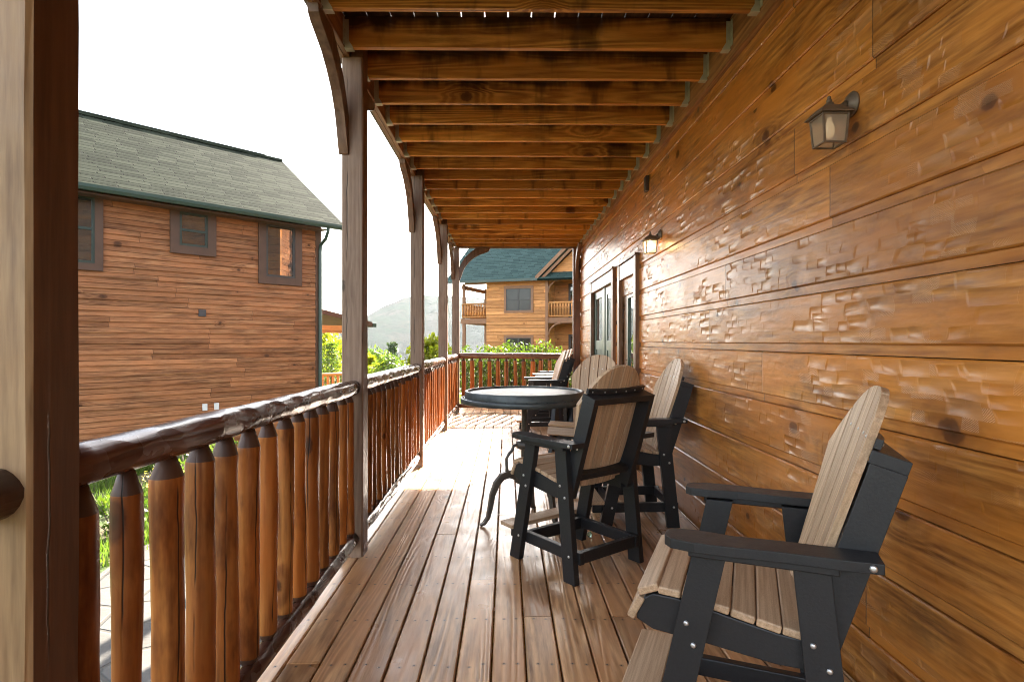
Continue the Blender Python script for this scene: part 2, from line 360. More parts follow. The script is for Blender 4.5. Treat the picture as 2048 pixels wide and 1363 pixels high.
def leaf(name, c0, c1, trans=.45, rough=.5):
    b = NB(name); r = b.attr('rnd')
    n = b.noise(b.obj(), 1.1, 3)
    c = b.mix(b.math('ADD', b.math('MULTIPLY', b.white(r, '1D'), .6), b.math('MULTIPLY', b.math('SUBTRACT', n, .3), .8), clamp=True), c0, c1)
    p = b.n('ShaderNodeBsdfPrincipled'); b.put(p.inputs['Base Color'], c); p.inputs['Roughness'].default_value = rough
    p.inputs['Specular IOR Level'].default_value = .3
    t = b.n('ShaderNodeBsdfTranslucent'); b.put(t.inputs[0], b.mix(1, c, (1.5, 1.6, .7), 'MULTIPLY'))
    m = b.n('ShaderNodeMixShader'); m.inputs[0].default_value = trans
    b.t.links.new(p.outputs[0], m.inputs[1]); b.t.links.new(t.outputs[0], m.inputs[2])
    b.t.links.new(m.outputs[0], b.out.inputs['Surface']); return b.m
M['leaf_bush'] = leaf('laurel_leaves', (.022, .052, .008), (.12, .17, .022), .36)
M['leaf_lime'] = leaf('spring_leaves', (.14, .16, .012), (.30, .31, .03), .6)
M['leaf_mid'] = leaf('broad_leaves', (.04, .075, .015), (.10, .15, .03))
M['needle'] = leaf('pine_needles', (.020, .042, .014), (.055, .085, .028), .25)
M['leaf_far'] = leaf('wood_leaves', (.035, .05, .02), (.12, .14, .05), .3)
M['grassblade'] = leaf('grass_blades', (.05, .10, .015), (.14, .20, .04), .4)
M['flower'] = leaf('yellow_flowers', (.45, .40, .10), (.65, .60, .22), .3)
M['bark'] = plain('bark', (.10, .075, .055), .9, 0, .4, 12, .6, .02)

# ------------------------------------------------------------------ mesh helpers
def newbm():
    bm = bmesh.new(); bm.faces.layers.float.new('rnd'); return bm
def setr(bm, faces, r=None, mi=None):
    L = bm.faces.layers.float['rnd']; r = rng.random() if r is None else r
    for f in faces:
        f[L] = r
        if mi is not None: f.material_index = mi
def hexa(bm, pts, r=None, mi=None):
    """8 points: bottom 4 (ccw) then top 4"""
    v = [bm.verts.new(p) for p in pts]
    fs = [bm.faces.new([v[i] for i in q]) for q in ((3, 2, 1, 0), (4, 5, 6, 7), (0, 1, 5, 4), (1, 2, 6, 5), (2, 3, 7, 6), (3, 0, 4, 7))]
    setr(bm, fs, r, mi); return fs
def box(bm, x0, x1, y0, y1, z0, z1, r=None, mi=None, T=None):
    p = [(x0, y0, z0), (x1, y0, z0), (x1, y1, z0), (x0, y1, z0), (x0, y0, z1), (x1, y0, z1), (x1, y1, z1), (x0, y1, z1)]
    if T is not None: p = [T @ Vector(q) for q in p]
    return hexa(bm, p, r, mi)
def prism(bm, poly, f, t0, t1, r=None, mi=None):
    """extrude 2-D polygon; f(a,b,t)->3-D"""
    a = [bm.verts.new(f(p[0], p[1], t0)) for p in poly]; c = [bm.verts.new(f(p[0], p[1], t1)) for p in poly]
    n = len(poly); fs = [bm.faces.new(a[::-1]), bm.faces.new(c)]
    for i in range(n): fs.append(bm.faces.new((a[i], a[(i + 1) % n], c[(i + 1) % n], c[i])))
    setr(bm, fs, r, mi); return fs
def bar(bm, p, q, w, h, up=(0, 0, 1), r=None, mi=None):
    """rectangular bar from p to q; w across, h along `up`"""
    p, q = Vector(p), Vector(q); d = (q - p).normalized(); u = Vector(up); s = d.cross(u).normalized(); u = s.cross(d).normalized()
    P = []
    for e in (p, q):
        pass
    a, c = s * w / 2, u * h / 2
    pts = [p - a - c, p + a - c, q + a - c, q - a - c, p - a + c, p + a + c, q + a + c, q - a + c]
    return hexa(bm, pts, r, mi)
def tube(bm, pts, rad, n=10, r=None, mi=None, cap=True, smooth=True):
    pts = [Vector(p) for p in pts]; rings = []
    if not isinstance(rad, (list, tuple)): rad = [rad] * len(pts)
    u = None
    for i, p in enumerate(pts):
        d = (pts[min(i + 1, len(pts) - 1)] - pts[max(i - 1, 0)]).normalized()
        if u is None: u = d.orthogonal().normalized()
        u = (u - d * u.dot(d)).normalized(); w = d.cross(u)
        rings.append([bm.verts.new(p + (u * math.cos(2 * math.pi * k / n) + w * math.sin(2 * math.pi * k / n)) * rad[i]) for k in range(n)])
    fs = []
    for a, c in zip(rings, rings[1:]):
        for k in range(n):
            fc = bm.faces.new((a[k], a[(k + 1) % n], c[(k + 1) % n], c[k])); fc.smooth = smooth; fs.append(fc)
    if cap: fs.append(bm.faces.new(rings[0][::-1])); fs.append(bm.faces.new(rings[-1]))
    setr(bm, fs, r, mi); return fs
def lathe(bm, prof, c=(0, 0, 0), n=32, T=None, r=None, mi=None, smooth=True):
    rings = []
    for (rr, z) in prof:
        ring = []
        for k in range(n):
            p = Vector((c[0] + rr * math.cos(2 * math.pi * k / n), c[1] + rr * math.sin(2 * math.pi * k / n), c[2] + z))
            ring.append(bm.verts.new(T @ p if T is not None else p))
        rings.append(ring)
    fs = []
    for a, d in zip(rings, rings[1:]):
        for k in range(n):
            fc = bm.faces.new((a[k], a[(k + 1) % n], d[(k + 1) % n], d[k])); fc.smooth = smooth; fs.append(fc)
    fs.append(bm.faces.new(rings[0][::-1])); fs.append(bm.faces.new(rings[-1]))
    setr(bm, fs, r, mi); return fs

def obj(name, bm, mats, parent=None, bevel=0, seg=2, mat=None):
    me = bpy.data.meshes.new(name); bm.normal_update(); bm.to_mesh(me); bm.free()
    for m in (mats if isinstance(mats, (list, tuple)) else [mats]): me.materials.append(m)
    o = bpy.data.objects.new(name, me); COL.objects.link(o)
    if parent: o.parent = parent
    if mat is not None: o.matrix_local = mat
    if bevel:
        mo = o.modifiers.new('edge', 'BEVEL'); mo.width = bevel; mo.segments = seg; mo.limit_method = 'ANGLE'; mo.angle_limit = R(35)
    return o
def tag(o, label=None, cat=None, group=None, kind=None):
    if label: o['label'] = label
    if cat: o['category'] = cat
    if group: o['group'] = group
    if kind: o['kind'] = kind
    return o
def thing(name, label, cat, loc=(0, 0, 0), rz=0, group=None):
    o = bpy.data.objects.new(name, None); COL.objects.link(o); o.empty_display_size = .1
    o.location = loc; o.rotation_euler = (0, 0, rz); return tag(o, label, cat, group)
def copy_tree(o, parent=None):
    c = o.copy(); COL.objects.link(c); c.parent = parent
    for ch in o.children: copy_tree(ch, c)
    return c
def fbm(x, y, z=0, oct=4):
    return mnoise.fractal(Vector((x, y, z)), 1.0, 2.0, oct)

# ------------------------------------------------------------------ the deck we stand on
XE, XW = -.99, 1.40                    # outer edge, cabin wall
bm = newbm(); k = -7
cut_rng = random.Random(3)
while True:
    xa = -.0622 + .144 * k
    if xa > XW - .02: break
    x0, x1 = max(xa + .004, -1.0), min(xa + .140, XW - .012)
    y = -3.2
    cuts = sorted({round(.4035 * cut_rng.randint(2, 30) + .20 - 3.03, 3) for _ in range(3)})
    if k == -1: cuts = [3.26 + .0, 7.3]
    if k == 0: cuts = [4.47, 8.9]
    if k == 3: cuts = [4.47, 7.7]
    ends = [-3.2] + [c for c in cuts if -2.5 < c < 11] + [11.66]
    for a, c in zip(ends, ends[1:]):
        r = rng.random(); dz = rng.uniform(-.0015, .0015)
        prism(bm, [(x0, -.032), (x1, -.032), (x1, -.005 + dz), (x1 - .005, dz), (x0 + .005, dz), (x0, -.005 + dz)], lambda p, q, t: (p, t, q), a + .0015, c - .0015, r)
    k += 1
tag(obj('deck_floor', bm, M['deck']), kind='structure')
bm = newbm()
box(bm, XE + .01, XE + .05, -3.2, 11.6, -.27, -.036); box(bm, XE + .01, XW - .02, 11.55, 11.62, -.27, -.037)
for i in range(36): box(bm, XE + .05, XW - .02, -3.1 + .4035 * i, -3.06 + .4035 * i, -.25, -.0335)
tag(obj('deck_frame', bm, M['joist']), kind='structure')

# ------------------------------------------------------------------ cabin (wall, doors, upper storey)
cabin = thing('log_cabin', 'cabin with glossy hewn plank wall running along the covered deck', 'building', (XW, 0, 0))
T0 = Matrix.Translation((-XW, 0, 0))
def cobj(name, bm, mats, parent=None, **kw):       # children given in world coordinates
    p = parent or cabin; o = obj(name, bm, mats, p, **kw)
    o.matrix_parent_inverse = Matrix.Identity(4)
    w = Matrix.Identity(4); q = p
    while q is not None: w = q.matrix_basis @ w; q = q.parent
    o.matrix_basis = w.inverted(); return o
bm = newbm()
YA, YB = -3.4, 11.0
openings = [(6.15, 6.93, 2.10), (7.47, 9.22, 2.12)]
zg = [-1.17 + .2735 * i for i in range(0, 27)]
for z in zg:
    z0 = z + 1.641 - 1.641
    for (a, c) in ((z0, z0 + .045), (z0 + .045, z0 + .2735)):
        strip = a == z0
        xs = XW + (.013 if strip else 0)
        segs = [(YA, YB)]
        for (oa, ob, oz) in openings:
            if c < oz: segs = [s for (p, q) in segs for s in ((p, min(q, oa)), (max(p, ob), q)) if s[1] - s[0] > .001]
        for (p, q) in segs:
            n = max(1, int((q - p) / .8)); r = rng.random()
            if strip: box(bm, xs, XW + .16, p, q, a + .004, c, r)
            else:
                prism(bm, [(XW + .16, a), (xs + .006, a), (xs, a + .006), (xs, c - .006), (xs + .006, c), (XW + .16, c)], lambda u, v, t: (u, t, v), p, q, r)
cobj('plank_wall', bm, M['wall'])
bm = newbm()   # far end wall of the cabin, seen edge on, and the back rooms' mass
box(bm, XW + .16, XW + 6.2, YB - .15, YB, -1.2, 6.1); box(bm, XW + .16, XW + 6.2, YA, YA + .15, -1.2, 6.1); box(bm, XW + 6.05, XW + 6.2, YA + .15, YB - .15, -1.2, 6.1)
cobj('end_wall', bm, M['siding_a'])
bm = newbm()
prism(bm, [(XW - .55, 6.05), (XW + 3.1, 8.4), (XW + 6.8, 6.05), (XW + 6.8, 6.2), (XW + 3.1, 8.58), (XW - .55, 6.2)], lambda u, v, t: (u, t, v), YA - .5, YB + .5)
cobj('roof', bm, M['roof_b'])
# doors ------------------------------------------------------------
def casing(name, y0, y1, oa, ob, zt, zo, parent=None):
    bm = newbm(); X0 = XW - .043
    box(bm, X0, XW + .05, y0, oa, -.001, zt); o = cobj(name, bm, M['trim'], parent, bevel=.004)
    bm = newbm(); box(bm, X0, XW + .05, ob, y1, -.001, zt); cobj('door_jamb', bm, M['trim'], parent, bevel=.004)
    bm = newbm(); box(bm, X0 + .006, XW + .05, oa, ob, zo, zt - .012); 
    cobj('door_header', bm, M['trimh'], o)
    bm = newbm(); box(bm, X0 - .010, XW + .01, y0 - .015, y1 + .015, zt + .001, zt + .022); cobj('drip_cap', bm, M['trim'], o)
    return o
single = bpy.data.objects.new('brown_door', None); COL.objects.link(single); single.parent = cabin
casing('door_frame', 6.04, 7.05, 6.15, 6.93, 2.26, 2.08, single)
XL = XW + .012
bm = newbm()
for (a, c, z0, z1) in ((6.16, 6.29, .02, 2.07), (6.66, 6.92, .02, 2.07), (6.29, 6.66, 1.87, 2.07), (6.29, 6.66, .02, .30)):
    box(bm, XL, XL + .045, a, c, z0, z1)
cobj('door_leaf', bm, M['trimh'], single, bevel=.003)
bm = newbm()
for (a, c, z0, z1) in ((6.29, 6.315, .3, 1.87), (6.635, 6.66, .3, 1.87), (6.315, 6.635, 1.845, 1.87), (6.315, 6.635, .3, .325)): box(bm, XL - .008, XL + .04, a, c, z0, z1)
gf = cobj('glazing_bead', bm, M['green'], single)
bm = newbm(); box(bm, XL + .012, XL + .02, 6.315, 6.635, .325, 1.845); cobj('pane', bm, M['pane2'], single)
bm = newbm()
tube(bm, [(XL, 6.84, .98), (XL - .05, 6.84, .98)], .011); lathe(bm, [(.0, -.02), (.024, -.012), (.028, 0), (.024, .012), (.0, .02)], n=16, T=Matrix.Translation((XL - .06, 6.84, .98)) @ Matrix.Rotation(R(90), 4, 'Y'))
cobj('door_knob', bm, M['bronze'], single)
bm = newbm(); box(bm, XL - .012, XL + .0, 6.90, 6.925, 1.62, 1.74); cobj('hinge', bm, M['brownbox'], single)
double = bpy.data.objects.new('green_double_door', None); COL.objects.link(double); double.parent = cabin
casing('door_frame', 7.34, 9.35, 7.47, 9.22, 2.28, 2.12, double)
for (a, c) in ((7.48, 8.20), (8.34, 9.21)):
    lf = bpy.data.objects.new('door_leaf', None); COL.objects.link(lf); lf.parent = double
    bm = newbm(); g0, g1 = a + .13, c - .13
    for (p, q, z0, z1) in ((a, g0, .02, 2.11), (g1, c, .02, 2.11), (g0, g1, 2.00, 2.11), (g0, g1, 1.22, 1.36), (g0, g1, .02, .2)): box(bm, XL, XL + .045, p, q, z0, z1)
    n = 5
    for i in range(n):
        p = g0 + (g1 - g0) * i / n; box(bm, XL + .012, XL + .04, p + .006, p + (g1 - g0) / n - .006, .2, 1.22)
    cobj('leaf_frame', bm, M['green'], lf, bevel=.003)
    bm = newbm(); box(bm, XL + .012, XL + .02, g0, g1, 1.36, 2.00); cobj('pane', bm, M['pane2'], lf)
bm = newbm(); box(bm, XL - .012, XL + .05, 8.20, 8.34, .02, 2.115); cobj('mullion', bm, M['green'], double, bevel=.004)
bm = newbm(); box(bm, XW + .1, XW + .14, 6.0, 9.4, 0, 2.2); cobj('dark_hall', bm, M['vent'], cabin)

# ------------------------------------------------------------------ upper deck: joists, beams, boards
upper = thing('upper_deck', 'underside of the upper deck with dark stained joists overhead', 'deck', (0, 6, 3.12))
ZJ = 3.12
def uobj(name, bm, mats, parent=None, **kw): return cobj(name, bm, mats, parent or upper, **kw)
bm = newbm(); box(bm, -1.04, -1.0095, -2.6, 11.0, ZJ, ZJ + .19); box(bm, -1.009, -.978, -2.6, 10.88, ZJ + .002, ZJ + .19); uobj('rim_beam', bm, M['beam'], bevel=.003)
bm = newbm(); box(bm, -.977, XW, 10.885, 10.96, ZJ - .01, ZJ + .187); uobj('end_beam', bm, M['beamx'], bevel=.003)
bm = newbm(); box(bm, 1.36, XW, -2.6, 10.88, 3.065, 3.309); uobj('ledger_board', bm, M['beam'], bevel=.002)
hanger = None
for k in range(-14, 20):
    y = 3.07 + .4035 * k
    bm = newbm()
    n = 8; r = rng.random(); jog = rng.uniform(-.003, .003)
    for i in range(1): box(bm, -.976, 1.358, y, y + .038, ZJ + jog, ZJ + .186, r)
    j = uobj('joist', bm, M['joist'], bevel=.003)
    for sgn, xe in ((1, -.978), (-1, 1.36)):
        bm = newbm()
        f = lambda a, b_, t: (xe + sgn * a, t, ZJ + b_)
        prism(bm, [(.004, -.005), (.052, -.005), (.052, .0), (.030, .035), (.028, .165), (.004, .165)], f, y - .004, y - .0015)
        prism(bm, [(.004, -.005), (.052, -.005), (.052, .0), (.030, .035), (.028, .165), (.004, .165)], f, y + .0395, y + .042)
        prism(bm, [(.002, -.008), (.052, -.008), (.052, -.005), (.002, -.005)], f, y - .004, y + .042)
        for s in (-1, 1):
            yy = y - .004 if s < 0 else y + .042
            box(bm, min(xe + sgn * .001, xe + sgn * .004), max(xe + sgn * .001, xe + sgn * .004), min(yy, yy + s * .03), max(yy, yy + s * .03), ZJ + .01, ZJ + .165)
            for zz in (.05, .10, .145):
                box(bm, min(xe + sgn * .004, xe + sgn * .010), max(xe + sgn * .004, xe + sgn * .010), yy + s * .014 - .004, yy + s * .014 + .004, ZJ + zz - .004, ZJ + zz + .004)
        for zz in (.055, .085, .125): box(bm, min(xe + sgn * .012, xe + sgn * .020), max(xe + sgn * .012, xe + sgn * .020), y - .008, y - .004, ZJ + zz - .004, ZJ + zz + .004)
        uobj('joist_hanger', bm, M['galv'], j)
bm = newbm()
x = -1.12; 
while x < XW - .06:
    box(bm, x, min(x + .1365, XW - .004), -2.65, 11.05, ZJ + .192, ZJ + .216); x += .1415
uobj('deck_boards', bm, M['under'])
bm = newbm(); box(bm, -1.075, -1.041, -2.65, 11.02, ZJ + .03, ZJ + .191); uobj('fascia_board', bm, M['brace'])

# ------------------------------------------------------------------ posts with knee braces
PY = [1.09, 3.60, 6.17, 8.70, 10.87]
PX0, PX1, PW = -1.03, -.897, .133
brace_poly = [(.0, 2.51), (-.035, 2.55), (-.10, 2.744), (-.20, 2.88), (-.355, 2.985), (-.50, 3.04), (-.575, 3.078), (-.585, 3.119), (-.33, 3.119), (-.20, 2.995), (-.10, 2.86), (-.03, 2.70), (.0, 2.60)]
def arc_brace(f, name, parent, t0, t1):
    # split in quads so that the curved outline stays clean
    low = [(.0, 2.51), (-.012, 2.515), (-.035, 2.57), (-.065, 2.66), (-.10, 2.744), (-.17, 2.845), (-.26, 2.925), (-.355, 2.985), (-.45, 3.022), (-.53, 3.05), (-.572, 3.078), (-.585, 3.119)]
    up = [(.0, 2.60), (.0, 2.62), (.0, 2.70), (.0, 2.76), (-.045, 2.845), (-.10, 2.935), (-.17, 3.005), (-.25, 3.07), (-.32, 3.119), (-.41, 3.119), (-.50, 3.119), (-.585, 3.1195)]
    bm = newbm(); r = rng.random()
    n = len(low); A = []
    for t in (t0, t1): A.append(([bm.verts.new(f(p[0], p[1], t)) for p in low], [bm.verts.new(f(p[0], p[1], t)) for p in up]))
    fs = []
    for i in range(n - 1):
        for (lo, hi) in A:
            if i == n - 2: fs.append(bm.faces.new((lo[i], lo[i + 1], hi[i])))
            else: fs.append(bm.faces.new((lo[i], lo[i + 1], hi[i + 1], hi[i])))
        (l0, u0), (l1, u1) = A
        fs.append(bm.faces.new((l0[i], l1[i], l1[i + 1], l0[i + 1])))
        if i < n - 2: fs.append(bm.faces.new((u0[i], u0[i + 1], u1[i + 1], u1[i])))
        else: fs.append(bm.faces.new((u0[i], l0[i + 1], l1[i + 1], u1[i])))
    fs.append(bm.faces.new((A[0][0][0], A[0][1][0], A[1][1][0], A[1][0][0])))
    bmesh.ops.remove_doubles(bm, verts=bm.verts, dist=.0005)
    bmesh.ops.recalc_face_normals(bm, faces=bm.faces)
    setr(bm, bm.faces, r)
    return cobj(name, bm, M['brace'], parent, bevel=.004)
def post(name, label, x0, x1, y0, y1, zt, face, braces, group, ztr=None):
    o = thing(name, label, 'porch post', ((x0 + x1) / 2, (y0 + y1) / 2, 0), 0, group)
    bm = newbm(); r = rng.random()
    nz = 14; ztop = zt
    rings = []
    pr = random.Random(int(y0 * 100))
    for i in range(nz + 1):
        z = .0 + ztop * i / nz
        j = [pr.uniform(-.0015, .0015) for _ in range(8)]
        c = .006 + pr.uniform(0, .004)
        rings.append([bm.verts.new(p) for p in ((x0 + c + j[0], y0, z), (x1 - c + j[1], y0, z), (x1, y0 + c + j[2], z), (x1, y1 - c + j[3], z), (x1 - c, y1, z), (x0 + c, y1, z), (x0, y1 - c, z), (x0, y0 + c, z))])
    for a, c in zip(rings, rings[1:]):
        for q in range(8):
            fc = bm.faces.new((a[q], a[(q + 1) % 8], c[(q + 1) % 8], c[q])); fc.material_index = 1 if q in (0, 1, 7, 6) else 0  # front and outer faces take the second wood, the rest the brown one
            fc[bm.faces.layers.float['rnd']] = r
    bm.faces.new(rings[0][::-1]); bm.faces.new(rings[-1])
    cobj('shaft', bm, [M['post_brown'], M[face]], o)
    if ztr:   # the tongue that stands up beside the rim beam
        bm = newbm(); box(bm, -.9765, x1 - .001, y0 + .002, y1 - .002, zt + .001, ztr, r); cobj('post_top', bm, M['post_brown'], o, bevel=.003)
    for b_ in braces:
        if b_ == 'near': arc_brace(lambda a, z, t: (t, y0 + a, z), 'knee_brace', o, -1.045, -.985)
        if b_ == 'far': arc_brace(lambda a, z, t: (t, y1 - a, z), 'knee_brace', o, -1.045, -.985)
        if b_ == 'side': arc_brace(lambda a, z, t: (x1 - a, t, z - .012), 'knee_brace', o, y0 + .02, y0 + .08)
        if b_ == 'wallnear': arc_brace(lambda a, z, t: (t, y0 + a, z + .0), 'knee_brace', o, x0 + .03, x0 + .09)
    return o
G = 'porch posts holding up the upper deck'
post('porch_post', 'thick foreground post with tan front and dark brown side', PX0, PX1, PY[0], PY[0] + PW, ZJ - .001, 'post_tan', ['far'], G, 3.30)
post('porch_post', 'grey post at the end of the first railing section, biggest curved brace', PX0, PX1, PY[1], PY[1] + PW, ZJ - .001, 'post_grey', ['near', 'far'], G, 3.30)
post('porch_post', 'grey post with knots standing between the second and third railing sections', PX0, PX1, PY[2], PY[2] + PW, ZJ - .001, 'post_grey', ['near', 'far'], G, 3.30)
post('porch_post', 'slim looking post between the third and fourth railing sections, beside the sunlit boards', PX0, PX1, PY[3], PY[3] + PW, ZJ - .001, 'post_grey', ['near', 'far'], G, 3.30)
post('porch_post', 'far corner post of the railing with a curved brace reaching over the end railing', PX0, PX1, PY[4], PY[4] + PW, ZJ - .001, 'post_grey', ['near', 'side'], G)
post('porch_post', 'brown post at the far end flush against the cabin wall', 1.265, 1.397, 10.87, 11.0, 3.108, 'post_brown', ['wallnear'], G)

# ------------------------------------------------------------------ log railings
def log_mesh(bm, p, q, rad, n=16, segs=22, seed=0, taper_tip=(0, 0), rough=.07, facet=.0):
    """an irregular peeled log from p to q; tip lengths shave it to a dowel"""
    p, q = Vector(p), Vector(q); d = q - p; L = d.length; d.normalize()
    u = d.orthogonal().normalized(); w = d.cross(u); rr = random.Random(seed)
    tl = bm.faces.layers.float.get('tip') or bm.faces.layers.float.new('tip')
    al = bm.faces.layers.float.get('ang') or bm.faces.layers.float.new('ang')
    dl = bm.verts.layers.float_vector.get('dirv') or bm.verts.layers.float_vector.new('dirv')
    rl = bm.faces.layers.float['rnd']
    ts = [i / segs for i in range(segs + 1)]
    for (tt, s) in ((taper_tip[0], 1), (taper_tip[1], -1)):
        if tt:
            for e in (0, tt * .5, tt, tt + .004): ts.append(e / L if s > 0 else 1 - e / L)
    ts = sorted(set(round(t, 5) for t in ts)); so = rr.random() * 50
    bow = Vector((rr.uniform(-1, 1), rr.uniform(-1, 1), 0)) * .004
    rings = []
    for t in ts:
        dist0, dist1 = t * L, (1 - t) * L; k = 1.0
        if taper_tip[0] and dist0 < taper_tip[0]: k = .52 + .46 * dist0 / taper_tip[0]
        if taper_tip[1] and dist1 < taper_tip[1]: k = .50 + .48 * dist1 / taper_tip[1]
        ring = []
        for m in range(n):
            a = 2 * math.pi * m / n
            nv = fbm(math.cos(a) * .8 + so, math.sin(a) * .8, t * L * 2.2, 3) * rough * 1.3
            ka = k * (1 + nv)
            ring.append(bm.verts.new(p + d * (t * L) + bow * 1.6 * math.sin(t * 3.1) + (u * math.cos(a) + w * math.sin(a)) * rad * ka)); ring[-1][dl] = Vector((math.cos(a), math.sin(a), 0))
        rings.append(ring)
    rv = rr.random()
    for i, (a, c) in enumerate(zip(rings, rings[1:])):
        tm = (ts[i] + ts[i + 1]) / 2 * L
        tip = 1.0 if (taper_tip[0] and tm < taper_tip[0]) or (taper_tip[1] and L - tm < taper_tip[1]) else 0.0
        for m in range(n):
            fc = bm.faces.new((a[m], a[(m + 1) % n], c[(m + 1) % n], c[m])); fc.smooth = True
            fc[tl] = tip; fc[rl] = rv; fc[al] = m / n
    for ring in (rings[0][::-1], rings[-1]):
        fc = bm.faces.new(ring); fc[tl] = 1.0; fc[rl] = rv
seedc = [100]
def baluster(parent, x, y, hi=True, z0=.150, z1=1.024):
    bm = newbm(); seedc[0] += 1; rr = random.Random(seedc[0])
    rad = rr.uniform(.0345, .0425)
    log_mesh(bm, (x, y, z0), (x + rr.uniform(-.006, .006), y + rr.uniform(-.006, .006), z1), rad, 18 if hi else 9, 20 if hi else 6, seedc[0], (.03, rr.uniform(.042, .066)), rr.uniform(.10, .17))
    # vertex angle attribute is per face: smooth it by storing corner angles
    return cobj('baluster', bm, M['log'], parent)
def rail_log(parent, name, p, q, rad, mat, seed, rough=.10, segs=26):
    bm = newbm(); log_mesh(bm, p, q, rad, 20, segs, seed, (0, 0), rough); return cobj(name, bm, mat, parent)
XR = -.9635
rail_labels = ['log railing section in the foreground with thick tan and dark peeled pickets', 'log railing section from the biggest braced post to the next post beyond',
               'log railing section beside the sunlit deck boards, third along the edge', 'last log railing section before the far corner post, lit orange']
GR = 'log railings along the deck edge'
for i in range(4):
    a, c = PY[i] + PW - .01, PY[i + 1] + .004
    o = thing('log_railing', rail_labels[i], 'railing', (XR, (a + c) / 2, 0), 0, GR)
    zr = 1.072
    rail_log(o, 'top_rail', (XR, a, zr), (XR + .003, c, zr - .014), .050, M['rail'], 40 + i, .075)
    rail_log(o, 'bottom_rail', (XR + .005, a, .115), (XR + .005, c, .115), .042, M['rail'], 60 + i, .16)
    n = int((c - a) / .160)
    for j in range(n):
        y = a + (c - a) * (j + .5) / n
        baluster(o, XR, y, i < 2)
o = thing('log_railing', 'stub of dark log railing running out of the picture past the foreground post', 'railing', (XR, 0, 0), 0, GR)
rail_log(o, 'top_rail', (XR, -1.3, 1.064), (XR, PY[0] + .004, 1.064), .056, M['rail'], 55, .13)
rail_log(o, 'bottom_rail', (XR, -1.3, .115), (XR, PY[0] + .004, .115), .042, M['rail'], 56, .16)
for j in range(13): baluster(o, XR, -1.2 + .165 * j, False)
o = thing('log_railing', 'end railing across the deck in front of the leafy bush', 'railing', (.2, 10.94, 0), 0, GR)
rail_log(o, 'top_rail', (-.895, 10.94, 1.075), (1.27, 10.94, 1.06), .055, M['railx'], 70, .09)
rail_log(o, 'bottom_rail', (-.895, 10.94, .125), (1.27, 10.94, .125), .042, M['railx'], 71, .1)
for j in range(13): baluster(o, -.82 + .164 * j, 10.94, False)

